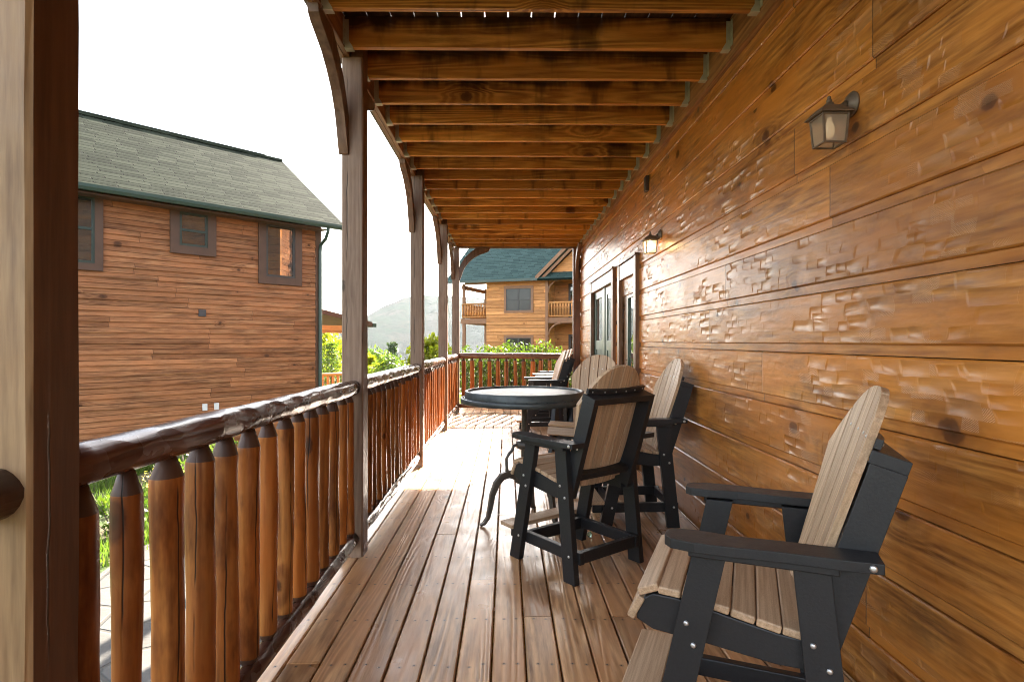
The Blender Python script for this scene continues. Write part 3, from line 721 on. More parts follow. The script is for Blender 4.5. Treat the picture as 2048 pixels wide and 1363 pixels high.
# ------------------------------------------------------------------ bar chairs
def gx_layer(bm): return bm.verts.layers.float_vector.get('gx') or bm.verts.layers.float_vector.new('gx')
def slat(bm, T, length, width, thick, outline=None, crown=0, nx=1):
    """a slat in its own frame: x along, y across, z thickness"""
    L = gx_layer(bm); r = rng.random(); ol = outline or [(0, -width / 2), (length, -width / 2), (length, width / 2), (0, width / 2)]
    fs = prism(bm, ol, lambda a, c, t: T @ Vector((a, c, t)), -thick / 2, thick / 2, r)
    Ti = T.inverted()
    for f_ in fs:
        for v in f_.verts: v[L] = Ti @ v.co
    return fs
def make_chair(label):
    t = thing('bar_chair', label, 'bar chair', (0, 0, 0), 0, 'tan and black bar chairs on the deck')
    # legs (A-frames)
    def leg(front, s):
        bm = newbm()
        if front: a, c = (.245, 0), (.082, .752)
        else: a, c = (-.253, 0), (-.175, .752)
        w = .046; yo = s * .291; yi = s * .253
        prism(bm, [(a[0] - w, 0), (a[0] + w, 0), (c[0] + w, c[1]), (c[0] - w, c[1])], lambda p, q, y: (p, y, q), min(yo, yi), max(yo, yi), mi=0)
        for zz in (.15, .47, .53):
            k = zz / .752; xx = a[0] + (c[0] - a[0]) * k + (.018 if zz == .53 else -.015)
            T = Matrix.Translation((xx, s * .2915, zz)) @ Matrix.Rotation(R(-90 * s), 4, 'X')
            lathe(bm, [(.0085, 0), (.0085, .003), (.006, .006), (.001, .0065)], n=8, T=T, mi=1)
        obj('leg', bm, [M['poly_black'], M['bolt']], t, bevel=.004)
    for fr in (True, False):
        for s in (1, -1): leg(fr, s)
    # seat side rails (curved)
    for s in (1, -1):
        bm = newbm(); yo, yi = s * .2525, s * .216
        top = [(.300, .500), (.285, .560), (.25, .583), (.18, .580), (.10, .566), (.0, .545), (-.09, .528), (-.17, .52)]
        bot = [(-.185, .44), (-.09, .44), (.0, .450), (.10, .462), (.18, .468), (.25, .475)]
        prism(bm, top + bot, lambda p, q, y: (p, y, q), min(yo, yi), max(yo, yi))
        obj('seat_rail', bm, M['poly_black'], t, bevel=.004)
    # seat slats
    bm = newbm()
    prof = [(.300, .535), (.262, .596), (.200, .597), (.132, .588), (.064, .575), (-.004, .561), (-.072, .547), (-.140, .537)]
    tang = [68, 24, -4, -9, -11, -12, -11, -8]
    for i, ((px, pz), a) in enumerate(zip(prof, tang)):
        ln = .520; wd = .0655 if i else .075
        ang = -R(a) if i > 1 else R({0: 62, 1: 22}[i])
        T = Matrix.Translation((px, -ln / 2, pz)) @ Matrix.Rotation(ang if i < 2 else R(-a) * -1, 4, 'Y') @ Matrix.Rotation(R(90), 4, 'Z')
        slat(bm, T, ln, wd, .024)
    obj('seat', bm, M['poly_tan'], t, bevel=.005)
    # backrest: six fanned slats with an arched top
    lean = math.atan(.32)
    Tb = Matrix.Translation((-.165, 0, .50)) @ Matrix.Rotation(-lean, 4, 'Y')     # local z runs up the back, x forward
    bm = newbm(); n = 6; H = .745
    def top(y): return H - .245 * (abs(y) / .262) ** 2.5
    def halfw(z): return .185 + .077 * min(1, max(0, z / .52))
    for i in range(n):
        e0, e1 = -1 + 2 * i / n, -1 + 2 * (i + 1) / n; g = .0040
        pts = []
        for zz in (0, .26, .50): pts.append((zz, e0 * halfw(zz) + g))
        ya, yb = e0 * .262 + g, e1 * .262 - g
        for q in range(6):
            y = ya + (yb - ya) * q / 5; pts.append((top(y), y))
        for zz in (.50, .26, 0): pts.append((zz, e1 * halfw(zz) - g))
        # gentle hollow across the back
        L = gx_layer(bm); r = rng.random()
        f = lambda a, c, tt: Tb @ Vector((tt + .035 * (c / .262) ** 2, c, a))
        fs = prism(bm, [(p[0], p[1]) for p in pts], f, -.011, .011, r)
        Ti = Tb.inverted()
        for f_ in fs:
            for v in f_.verts:
                l = Ti @ v.co; v[L] = (l.z, l.y, l.x)
    for i in range(n):
        e = -1 + 2 * (i + .5) / n
        for zz, hw in ((.60, .262),):
            y = e * hw
            if zz < top(y) - .02:
                lathe(bm, [(.0055, 0), (.0055, .002), (.001, .003)], n=8, T=Tb @ Matrix.Translation((.0112 + .035 * (y / .262) ** 2, y, zz)) @ Matrix.Rotation(R(90), 4, 'Y'), mi=1)
    bo = obj('backrest', bm, [M['poly_tan'], M['bolt']], t, bevel=.003)
    bm = newbm()
    for q in range(8):
        y0, y1 = -.235 + .47 * q / 8, -.235 + .47 * (q + 1) / 8
        h0, h1 = .035 * (y0 / .262) ** 2, .035 * (y1 / .262) ** 2
        pts = [Tb @ Vector(p) for p in ((-.030 + h0, y0, .585), (-.012 + h0, y0, .585), (-.012 + h1, y1, .585), (-.030 + h1, y1, .585), (-.030 + h0, y0, .612), (-.012 + h0, y0, .612), (-.012 + h1, y1, .612), (-.030 + h1, y1, .612))]
        hexa(bm, pts)
    for i in range(n):
        e = -1 + 2 * (i + .5) / n; y = e * .25
        lathe(bm, [(.005, 0), (.005, .002), (.001, .003)], n=8, T=Tb @ Matrix.Translation((-.0302 + .035 * (y / .262) ** 2, y, .598)) @ Matrix.Rotation(R(-90), 4, 'Y'), mi=1)
    bmesh.ops.remove_doubles(bm, verts=bm.verts, dist=.0004)
    obj('back_strip', bm, [M['poly_black'], M['bolt']], t)
    # black back frame: two uprights, curved cross bars
    bm = newbm(); U0, U1 = -.02, .59
    for s in (1, -1):
        yo, yi = s * .252, s * .214
        hx = .035 * (.235 / .262) ** 2
        pts = [Tb @ Vector(p) for p in ((-.105 + hx, min(yo, yi), U0), (-.014 + hx, min(yo, yi), U0), (-.014 + hx, max(yo, yi), U0), (-.105 + hx, max(yo, yi), U0), (-.105 + hx, min(yo, yi), U1 - .045), (-.014 + hx, min(yo, yi), U1 - .045), (-.014 + hx, max(yo, yi), U1 - .045), (-.105 + hx, max(yo, yi), U1 - .045))]
        hexa(bm, pts, mi=0)
        for zz in (.05, .27):
            lathe(bm, [(.008, 0), (.008, .003), (.001, .005)], n=8, T=Tb @ Matrix.Translation((-.06 + hx, s * .2525, zz)) @ Matrix.Rotation(R(-90 * s), 4, 'X'), mi=1)
    for (zz, hh) in ((U1 - .045, .036), (.075, .036)):
        for q in range(10):
            w0 = .252 if zz > .3 else .2135
            y0, y1 = -w0 + 2 * w0 * q / 10, -w0 + 2 * w0 * (q + 1) / 10
            h0, h1 = .035 * (y0 / .262) ** 2, .035 * (y1 / .262) ** 2
            b0 = -.105 if zz > .3 else -.085
            pts = [Tb @ Vector(p) for p in ((b0 + .029, y0, zz), (-.0125 + h0, y0, zz), (-.0125 + h1, y1, zz), (b0 + .029, y1, zz), (b0 + .029, y0, zz + hh), (-.0125 + h0, y0, zz + hh), (-.0125 + h1, y1, zz + hh), (b0 + .029, y1, zz + hh))]
            hexa(bm, pts, mi=0)
    bmesh.ops.remove_doubles(bm, verts=bm.verts, dist=.0004)
    obj('back_frame', bm, [M['poly_black'], M['bolt']], t, bevel=.003)
    # arms
    for s in (1, -1):
        bm = newbm()
        ol = [(-.335, .252), (-.335, .345), (-.24, .352), (-.10, .352), (.02, .362), (.12, .366), (.185, .352), (.205, .325), (.205, .275), (.185, .253), (.12, .246), (.02, .262), (-.10, .2535), (-.20, .2535)]
        prism(bm, [(p, s * q) for p, q in ol], lambda a, c, z: (a, c, z), .762, .790, mi=0)
        T = Matrix.Translation((-.31, s * .3455, .776)) @ Matrix.Rotation(R(-90 * s), 4, 'X')
        lathe(bm, [(.010, 0), (.010, .004), (.007, .007), (.001, .0075)], n=8, T=T, mi=1)
        bmesh.ops.recalc_face_normals(bm, faces=bm.faces)
        obj('armrest', bm, [M['poly_black'], M['bolt']], t, bevel=.007, seg=3)
        bm = newbm(); a, c = sorted((s * .292, s * .325)); box(bm, -.24, .14, a, c, .735, .761); obj('arm_cleat', bm, M['poly_black'], t, bevel=.004)
    # stretchers and footrest
    for s in (1, -1):
        bm = newbm(); a, c = sorted((s * .252, s * .216)); box(bm, -.30, .33, a, c, .105, .172); obj('stretcher', bm, M['poly_black'], t, bevel=.004)
    bm = newbm(); box(bm, -.292, -.255, -.2155, .2155, .105, .17); obj('stretcher', bm, M['poly_black'], t, bevel=.004)
    bm = newbm(); box(bm, .165, .20, -.2155, .2155, .10, .172); obj('stretcher', bm, M['poly_black'], t, bevel=.004)
    bm = newbm()
    slat(bm, Matrix.Translation((.315, -.30, .187)) @ Matrix.Rotation(R(90), 4, 'Z'), .60, .125, .026)
    obj('footrest', bm, M['poly_tan'], t, bevel=.005)
    bm = newbm(); box(bm, .205, .225, -.2155, .2155, .46, .545); obj('seat_apron', bm, M['poly_black'], t)
    return t
chair0 = make_chair('tan and black bar chair turned away, its back towards the viewer, nearest the round table')
spots = [((.427, 3.567), 127, None),
         ((.945, 4.42), 182, 'tan and black bar chair backed up to the wall beside the round table'),
         ((.746, 5.37), -118, 'tan and black bar chair behind the table, fan back in front of the brown door'),
         ((.772, 1.875), 157, 'largest tan and black bar chair, close up beside the wall in the corner'),
         ((.50, 8.62), 184, 'nearest of three bar chairs lined up before the far railing, front of their row'),
         ((.66, 9.60), 182, 'middle one of three bar chairs lined up before the far railing'),
         ((.80, 10.42), 181, 'last of three bar chairs in line, right against the far railing')]
for i, (p, a, lab) in enumerate(spots):
    c = chair0 if i == 0 else copy_tree(chair0)
    c.location = (p[0], p[1], .0018); c.rotation_euler = (0, 0, R(a))
    if lab: c['label'] = lab

# ------------------------------------------------------------------ round table
tb = thing('bar_table', 'tall round slate grey metal table on curved cast iron legs', 'table', (.133, 4.31, 0))
bm = newbm(); n = 72
lathe(bm, [(.40, .892), (.470, .892), (.476, .896), (.476, .926), (.472, .930), (.445, .931), (.40, .931)], n=n); 
for i in range(40):
    a = 2 * math.pi * i / 40
    lathe(bm, [(.006, 0), (.006, .003), (.002, .006)], c=(.458 * math.cos(a), .458 * math.sin(a), .9295), n=6)
obj('lower_rim', bm, M['table_rim'], tb)
bm = newbm()
prof = [(.444, .9315), (.444, .978), (.441, .981), (.424, .981), (.421, .978), (.419, .968)]
rings = []
for (rr_, z) in prof: rings.append([bm.verts.new((rr_ * math.cos(2 * math.pi * q / n), rr_ * math.sin(2 * math.pi * q / n), z)) for q in range(n)])
for a, c in zip(rings, rings[1:]):
    for q in range(n): f_ = bm.faces.new((a[q], a[(q + 1) % n], c[(q + 1) % n], c[q])); f_.smooth = True
obj('upper_rim', bm, M['table_rim'], tb)
bm = newbm(); lathe(bm, [(.10, .935), (.4185, .935), (.4185, .9675), (.3, .968), (.01, .968)], n=n); obj('tabletop', bm, M['table_top'], tb)
bm = newbm()
lathe(bm, [(.024, .30), (.024, .60), (.021, .62), (.021, .86), (.06, .872), (.11, .876), (.11, .884)], n=20)
lathe(bm, [(.045, .545), (.060, .55), (.060, .60), (.045, .605)], n=20)
lathe(bm, [(.05, .285), (.075, .30), (.078, .37), (.06, .395), (.03, .40)], n=20)
obj('column', bm, M['iron'], tb)
for a in (199.7, 319.5, 75):
    bm = newbm(); ca, sa = math.cos(R(a)), math.sin(R(a))
    path = [(.06, .345), (.12, .365), (.175, .350), (.22, .30), (.252, .22), (.268, .13), (.285, .06), (.315, .018), (.345, .008)]
    wid = [.062, .058, .052, .046, .040, .034, .028, .022, .016]
    pv = []
    for i in range(len(path)):
        p0 = Vector(path[max(0, i - 1)]); p1 = Vector(path[min(len(path) - 1, i + 1)]); d = (p1 - p0).normalized(); nn = Vector((-d.y, d.x))
        c = Vector(path[i]); pv.append((c + nn * wid[i] / 2, c - nn * wid[i] / 2))
    th = .018; V = []
    for (a_, b_) in pv:
        ring = []
        for (pp, ss) in ((a_, -1), (a_, 1), (b_, 1), (b_, -1)):
            ring.append(bm.verts.new((pp.x * ca - ss * th * sa, pp.x * sa + ss * th * ca, max(pp.y, .001))))
        V.append(ring)
    for x_, y_ in zip(V, V[1:]):
        for q in range(4): bm.faces.new((x_[q], x_[(q + 1) % 4], y_[(q + 1) % 4], y_[q]))
    bm.faces.new(V[0][::-1]); bm.faces.new(V[-1])
    # stay rod from the leg up to the collar
    tube(bm, [(r_ * ca, r_ * sa, z_) for r_, z_ in ((.135, .36), (.14, .42), (.142, .48), (.12, .515), (.095, .54), (.085, .572), (.055, .575))], [.016, .012, .012, .012, .012, .012, .014], 8)
    bmesh.ops.recalc_face_normals(bm, faces=bm.faces)
    obj('leg', bm, M['iron'], tb, bevel=.004)

# ------------------------------------------------------------------ wall lanterns
def lantern(label, y, z, bulb):
    t = thing('wall_lantern', label, 'wall lamp', (XW - .001, y, z), 0, 'lanterns on the cabin wall')
    t.scale = (.80, .80, .80)
    Tx = Matrix.Rotation(R(-90), 4, 'Y')
    bm = newbm(); lathe(bm, [(.062, 0), (.064, .006), (.060, .012), (.050, .016), (.046, .024), (.030, .030), (.026, .034)], n=28, T=Tx); obj('backplate', bm, M['bronze'], t)
    bm = newbm(); tube(bm, [(-.03, 0, 0), (-.055, 0, -.012), (-.085, 0, -.014), (-.115, 0, .0)], [.022, .016, .012, .010], 10); obj('arm', bm, M['bronze'], t)
    cx = -.118
    bm = newbm()
    def sq(h, zz): return [(cx - h, -h, zz), (cx + h, -h, zz), (cx + h, h, zz), (cx - h, h, zz)]
    rings = [[bm.verts.new(p) for p in sq(h, zz)] for h, zz in ((.084, -.062), (.084, -.056), (.050, -.022), (.018, -.004), (.014, .008))]
    for a, c in zip(rings, rings[1:]):
        for q in range(4): bm.faces.new((a[q], a[(q + 1) % 4], c[(q + 1) % 4], c[q]))
    bm.faces.new(rings[0][::-1]); bm.faces.new(rings[-1])
    lathe(bm, [(.008, 0), (.014, .006), (.014, .014), (.008, .020), (.010, .028), (.006, .034), (.001, .036)], c=(cx, 0, .007), n=12)
    obj('cap', bm, M['bronze'], t, bevel=.002)
    bm = newbm(); ht, hb, z0, z1 = .062, .052, -.205, -.0625
    for sx in (-1, 1):
        for sy in (-1, 1):
            bar(bm, (cx + sx * hb, sy * hb, z0), (cx + sx * ht, sy * ht, z1), .010, .010, (1, 0, 0))
    for h, zz in ((hb, z0), (ht, z1 - .005)):
        for s in (-1, 1):
            box(bm, cx - h - .005, cx + h + .005, s * h - .005, s * h + .005, zz - .004, zz + .004)
            box(bm, cx + s * h - .005, cx + s * h + .005, -h + .005, h - .005, zz - .0035, zz + .0035)
    obj('frame', bm, M['bronze'], t)
    for i in range(4):
        bm = newbm(); T = Matrix.Translation((cx, 0, 0)) @ Matrix.Rotation(R(90 * i), 4, 'Z')
        v = [bm.verts.new(T @ Vector(p)) for p in ((hb, -hb + .004, z0 + .004), (hb, hb - .004, z0 + .004), (ht, ht - .004, z1 - .009), (ht, -ht + .004, z1 - .009))]
        bm.faces.new(v); obj('pane', bm, M['lamp_pane'], t)
    bm = newbm(); lathe(bm, [(.010, -.068), (.012, -.088), (.020, -.10), (.027, -.125), (.026, -.148), (.016, -.166), (.002, -.172)], c=(cx, 0, 0), n=16); obj('bulb', bm, bulb, t)
    return t
lantern('bronze wall lantern with pale bulb nearest the viewer, high on the wall', 2.313, 2.305, M['bulb_dim'])
lantern('bronze wall lantern glowing warm beside the brown door', 5.21, 2.31, M['bulb_lit'])
sp = thing('junction_box', 'small dark brown box high on the wall under the joists', 'wall box', (XW, 5.67, 2.90))
bm = newbm(); box(bm, -.032, .0, -.045, .045, -.075, .075); obj('housing', bm, M['brownbox'], sp, bevel=.004)
bm = newbm(); box(bm, -.036, -.0325, -.034, .034, -.064, .064); obj('cover', bm, M['vent'], sp)
bm = newbm(); lathe(bm, [(.004, .0), (.013, .003), (.0185, .012), (.0195, .019), (.0175, .028), (.010, .036), (.006, .039)], n=20)
tag(obj('glass_float', bm, M['glassball']), 'small pale green glass ball lying on the boards under the chairs', 'glass ball').location = (.572, 3.95, .002)

# ------------------------------------------------------------------ houses
def roof_plane(name, parent, origin, xdir, updir, w, h, mat, thick=.09):
    """slab whose local x runs along the eave and local y up the slope"""
    x = Vector(xdir).normalized(); y = Vector(updir).normalized(); z = x.cross(y)
    Mx = Matrix(((x.x, y.x, z.x, origin[0]), (x.y, y.y, z.y, origin[1]), (x.z, y.z, z.z, origin[2]), (0, 0, 0, 1)))
    bm = newbm(); box(bm, 0, w, 0, h, -thick, 0)
    return obj(name, bm, mat, parent, mat=Mx)
def window(parent, x0, x1, z0, z1, y, trim, frame, tw=.16, mull=None, rail=None, glz='pane'):
    """window on a wall whose outside faces -y (local); x0..z1 is the sash opening"""
    w = bpy.data.objects.new('window', None); COL.objects.link(w); w.parent = parent
    bm = newbm()
    box(bm, x0 - tw, x0, y - .035, y + .02, z0 - tw, z1 + tw); box(bm, x1, x1 + tw, y - .035, y + .02, z0 - tw, z1 + tw)
    box(bm, x0, x1, y - .033, y + .02, z1, z1 + tw); box(bm, x0, x1, y - .033, y + .02, z0 - tw, z0)
    box(bm, x0 - tw - .015, x1 + tw + .015, y - .05, y + .01, z1 + tw + .001, z1 + tw + .03)
    obj('casing', bm, trim, w)
    bm = newbm(); f = .045
    box(bm, x0, x0 + f, y - .022, y + .02, z0, z1); box(bm, x1 - f, x1, y - .022, y + .02, z0, z1); box(bm, x0 + f, x1 - f, y - .021, y + .02, z0, z0 + f); box(bm, x0 + f, x1 - f, y - .021, y + .02, z1 - f, z1)
    if mull: box(bm, mull - .045, mull + .045, y - .024, y + .02, z0 + f, z1 - f)
    if rail: box(bm, x0 + f, x1 - f, y - .018, y + .02, rail - .025, rail + .025)
    obj('sash', bm, frame, w)
    bm = newbm(); box(bm, x0 + f - .01, x1 - f + .01, y + .0, y + .008, z0 + f - .01, z1 - f + .01); obj('pane', bm, M[glz], w)
    return w
# left house: local x runs along the wall towards its far corner, outside is -y
LA = R(46.62); LC = (-4.494, 13.9)
lh = thing('wooden_house', 'two storey brown plank house with grey green shingle roof and three windows', 'house', (LC[0], LC[1], -.95), LA)
Z = .95
bm = newbm(); D = 6.15; Lw = 9.5
v = lambda x, y, z: bm.verts.new((x, y, z + Z))
zb, ze, zr = -1.3, 4.16, 6.25
box(bm, -Lw, 0, 0, .15, zb + Z, ze + Z); laps(bm, -Lw, -.13, -.0005, zb + Z, ze + Z - .1, .205); box(bm, -Lw, 0, D - .15, D, zb + Z, ze + Z)
for x in (-.15, -Lw):
    prism(bm, [(.15, zb), (D - .15, zb), (D - .15, ze), (D / 2, zr), (.15, ze)], lambda a, c, t: (t, a, c + Z), x, x + .15)
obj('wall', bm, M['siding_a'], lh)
pitch = math.atan(.684)
rs = (D / 2 + .42) / math.cos(pitch)
ez = 4.16 - .35 * .684 + .19 + Z
roof_plane('roof', lh, (-Lw - .5, -.37, ez), (1, 0, 0), (0, math.cos(pitch), math.sin(pitch)), Lw + 1.0, rs, M['roof_a'])
r2 = roof_plane('roof', lh, (.5, D + .37, ez), (-1, 0, 0), (0, -math.cos(pitch), math.sin(pitch)), Lw + 1.0, rs, M['roof_a'])
bm = newbm(); box(bm, -Lw - .5, .0, D / 2 - .07, D / 2 + .07, ez + rs * math.sin(pitch) - .05, ez + rs * math.sin(pitch) + .012); obj('ridge_vent', bm, M['roof_a'], lh)
bm = newbm()
prism(bm, [(-.49, .055), (-.375, .055), (-.375, .0), (-.385, -.055), (-.47, -.055), (-.49, .0)], lambda a, c, t: (t, a, c + ez - .045), -Lw - .5, .5)
g = obj('gutter', bm, M['gutter'], lh)
bm = newbm(); P3 = [(-.02, -.42, ez - .10), (-.02, -.42, ez - .17), (-.02, -.30, ez - .34), (-.02, -.075, ez - .46), (-.02, -.05, ez - .6), (-.02, -.05, zb + Z)]
tube(bm, P3, .042, 8, smooth=False); obj('downspout', bm, M['gutter'], lh)
bm = newbm()
box(bm, -Lw, -.0, -.36, -.001, ez - .14, ez - .115)                     # soffit
obj('soffit', bm, M['htrim_a'], lh)
bm = newbm(); box(bm, -.13, .02, -.024, .0, zb + Z, ze + Z - .02); obj('corner_board', bm, M['htrim_a'], lh)
window(lh, -5.30, -4.49, 2.77 + Z, 3.99 + Z, -.030, M['htrim_a'], M['sash'], .13, rail=3.4 + Z)
window(lh, -3.085, -2.55, 3.28 + Z, 3.96 + Z, -.030, M['htrim_a'], M['sash'], .165, rail=3.60 + Z)
window(lh, -1.33, -.654, 2.80 + Z, 3.98 + Z, -.030, M['htrim_a'], M['hdark'], .165)
bm = newbm(); box(bm, -2.72, -2.58, -.05, 0, 1.86 + Z, 2.0 + Z); obj('wall_vent', bm, M['vent'], lh, bevel=.004)
for x in (-2.60, -2.37):
    bm = newbm(); box(bm, x - .045, x + .045, -.05, 0, -.09 + Z, .05 + Z); obj('outlet_box', bm, M['white'], lh, bevel=.005)
# its side porch
bm = newbm(); sl = .2
prism(bm, [(.02, 2.33), (2.80, 1.80), (2.80, 1.92), (.02, 2.47)], lambda a, c, t: (a, t, c + Z), 2.0, 5.6); obj('porch_roof', bm, M['htrim_a'], lh)
bm = newbm(); box(bm, 2.80, 2.91, 1.96, 5.62, 1.77 + Z, 1.88 + Z); obj('porch_gutter', bm, M['gutter'], lh)
bm = newbm(); box(bm, .02, 2.60, 2.1, 2.22, 1.58 + Z, 1.80 + Z); obj('porch_beam', bm, M['siding_b'], lh)
bm = newbm(); box(bm, 2.48, 2.60, 2.1, 2.22, -1.3 + Z, 1.579 + Z); obj('porch_post', bm, M['htrim_a'], lh)
bm = newbm(); tube(bm, [(.05, 2.16, .40 + Z), (2.48, 2.16, .40 + Z)], .05, 8); tube(bm, [(.05, 2.16, -.45 + Z), (2.48, 2.16, -.45 + Z)], .04, 8)
for i in range(15): tube(bm, [(.15 + .16 * i, 2.16, -.45 + Z), (.15 + .16 * i, 2.16, .38 + Z)], .038, 7)
obj('porch_railing', bm, M['siding_b'], lh)

# far house: local x along the front (towards the right), outside is -y
FA = R(-19.58); FC = (-1.182, 34.0)
fhh = thing('wooden_house', 'orange plank house with teal shingle roof and balconies beyond the bush', 'house', (FC[0], FC[1], -.9), FA)
Z = .9
bm = newbm()
box(bm, 0, 3.7, 0, .15, -.6 + Z, 4.95 + Z); laps(bm, 0, 3.62, -.0005, -.6 + Z, 4.9 + Z, .2); laps(bm, 3.78, 10, 1.7495, -.6 + Z, 5.8 + Z, .2); box(bm, 0, .15, .15, 8.0, -.6 + Z, 4.95 + Z); box(bm, 3.55, 3.7, .15, 1.9, -.6 + Z, 4.95 + Z)
box(bm, 3.7, 10.0, 1.75, 1.9, -.6 + Z, 5.9 + Z); box(bm, .15, 10, 7.85, 8.0, -.6 + Z, 4.95 + Z)
prism(bm, [(3.75, 5.085), (11.2, 5.085), (7.5, 8.55)], lambda a, c, t: (a, t, c + Z), .02, .13)
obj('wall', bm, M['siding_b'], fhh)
pf = math.atan(.95)
pm = math.atan(.72); rl = 5.2 / math.cos(pm)
roof_plane('roof', fhh, (-2.45, -.55, 4.86 + Z), (1, 0, 0), (0, math.cos(pm), math.sin(pm)), 13.5, rl, M['roof_b'], .12)
roof_plane('roof', fhh, (11.05, 9.85, 4.86 + Z), (-1, 0, 0), (0, -math.cos(pm), math.sin(pm)), 13.5, rl, M['roof_b'], .12)
bm = newbm(); box(bm, -2.4, 3.3, -.66, -.56, 4.76 + Z, 4.90 + Z); obj('gutter', bm, M['gutter'], fhh)
# cross gable: rakes
gl = math.hypot(4.3, 4.3 * .95)
roof_plane('gable_roof', fhh, (3.2, 4.5, 4.92 + Z), (0, -1, 0), (math.cos(pf), 0, math.sin(pf)), 5.0, gl, M['roof_b'], .1)
roof_plane('gable_roof', fhh, (11.8, -.5, 4.92 + Z), (0, 1, 0), (-math.cos(pf), 0, math.sin(pf)), 5.0, gl, M['roof_b'], .1)
for s in (0, 1):
    bm = newbm()
    for (o0, th, yy) in ((0, .26, -.55), (.30, .2, -.40)):
        pts = [(3.15 + o0, 4.74), (3.15 + o0 + .0, 4.74 + th), (7.5, 4.74 + th + (4.35 - o0) * .95), (7.5, 4.74 + (4.35 - o0) * .95)]
        if s: pts = [(15 - p, q) for p, q in pts][::-1]
        prism(bm, pts, lambda a, c, t: (a, t, c + Z), yy, yy + .08)
    obj('rake_board', bm, M['htrim_b'], fhh)
bm = newbm(); box(bm, 3.75, 11.0, -.02, .14, 4.86 + Z, 5.08 + Z)
bar(bm, (5.2, .05, 6.55 + Z), (6.6, .05, 5.1 + Z), .12, .14, (0, 1, 0)); obj('gable_beam', bm, M['htrim_b'], fhh)
bm = newbm(); box(bm, 3.62, 3.78, -.06, .10, -.6 + Z, 5.2 + Z); obj('porch_post', bm, M['htrim_b'], fhh)
def curve_bracket(x, z, parent, s=1, size=.75):
    bm = newbm(); pts = []
    for i in range(8):
        a = R(90) * i / 7; pts.append((x + s * size * (1 - math.cos(a)), z - size + size * math.sin(a)))
    tube(bm, [(p, .02, q + Z) for p, q in pts], .06, 6); obj('bracket', bm, M['htrim_b'], parent)
curve_bracket(3.78, 4.86, fhh); curve_bracket(3.78, 2.37, fhh)
window(fhh, 1.25, 2.76, 3.13 + Z, 4.39 + Z, -.030, M['htrim_b'], M['hdark'], .14, mull=2.0, rail=3.74 + Z, glz='pane_far')
window(fhh, 1.25, 2.76, .30 + Z, 1.54 + Z, -.030, M['htrim_b'], M['hdark'], .14, mull=2.0, rail=.9 + Z, glz='pane_far')
def far_rail(name, x0, x1, y, z0, z1, along='x', y1=0):
    bm = newbm(); L = (x1 - x0) if along == 'x' else (y1 - y)
    P_ = (lambda a, z: (x0 + a, y, z + Z)) if along == 'x' else (lambda a, z: (x0, y + a, z + Z))
    tube(bm, [P_(0, z1), P_(L, z1)], .05, 6); tube(bm, [P_(0, z0 + .1), P_(L, z0 + .1)], .045, 6)
    n = int(L / .165)
    for i in range(n + 1): tube(bm, [P_(L * i / n, z0 + .1), P_(L * i / n, z1)], .042, 6)
    obj(name, bm, M['siding_b'], fhh)
# right balcony
bm = newbm(); box(bm, 3.78, 11, -.02, 1.75, 2.38 + Z, 2.68 + Z); obj('balcony_floor', bm, M['htrim_b'], fhh)
far_rail('balcony_railing', 3.8, 11, .03, 2.68, 3.55)
bm = newbm()
for (z0, z1) in ((2.7, 4.75), (-.2, 1.75)):
    box(bm, 4.55, 4.68, 1.70, 1.75, z0 + Z, z1 + Z); box(bm, 5.7, 5.83, 1.70, 1.75, z0 + Z, z1 + Z); box(bm, 4.68, 5.7, 1.70, 1.75, z1 - .12 + Z, z1 + Z)
obj('door_frame', bm, M['hdark'], fhh)
bm = newbm()
for (z0, z1) in ((2.7, 4.63), (-.2, 1.63)): box(bm, 4.68, 5.7, 1.72, 1.745, z0 + Z, z1 + Z)
obj('glass_door', bm, M['pane'], fhh)
# left porch
bm = newbm()
for (x, y) in ((-1.5, .05), (-1.5, 3.6), (-1.5, 7.2)): box(bm, x - .08, x + .08, y, y + .16, -1.2 + Z, 4.8 + Z)
obj('porch_post', bm, M['htrim_b'], fhh)
bm = newbm(); box(bm, -1.6, -1.42, .0, 7.4, 4.45 + Z, 4.68 + Z); box(bm, -1.42, -.001, .02, .16, 4.72 + Z, 4.82 + Z); obj('porch_beam', bm, M['htrim_b'], fhh)
bm = newbm(); box(bm, -1.66, -.001, -.02, .06, 2.38 + Z, 2.68 + Z); box(bm, -1.66, -1.58, .06, 7.4, 2.38 + Z, 2.68 + Z); box(bm, -1.58, -.001, .06, 7.4, 2.60 + Z, 2.67 + Z)
for i in range(16): box(bm, -1.58, -.001, .45 + .45 * i, .50 + .45 * i, 2.40 + Z, 2.60 + Z)
obj('balcony_floor', bm, M['htrim_b'], fhh)
far_rail('balcony_railing', -1.55, -.02, .03, 2.68, 3.55); far_rail('balcony_railing', -1.55, 0, .2, 2.68, 3.55, 'y', 7.2)

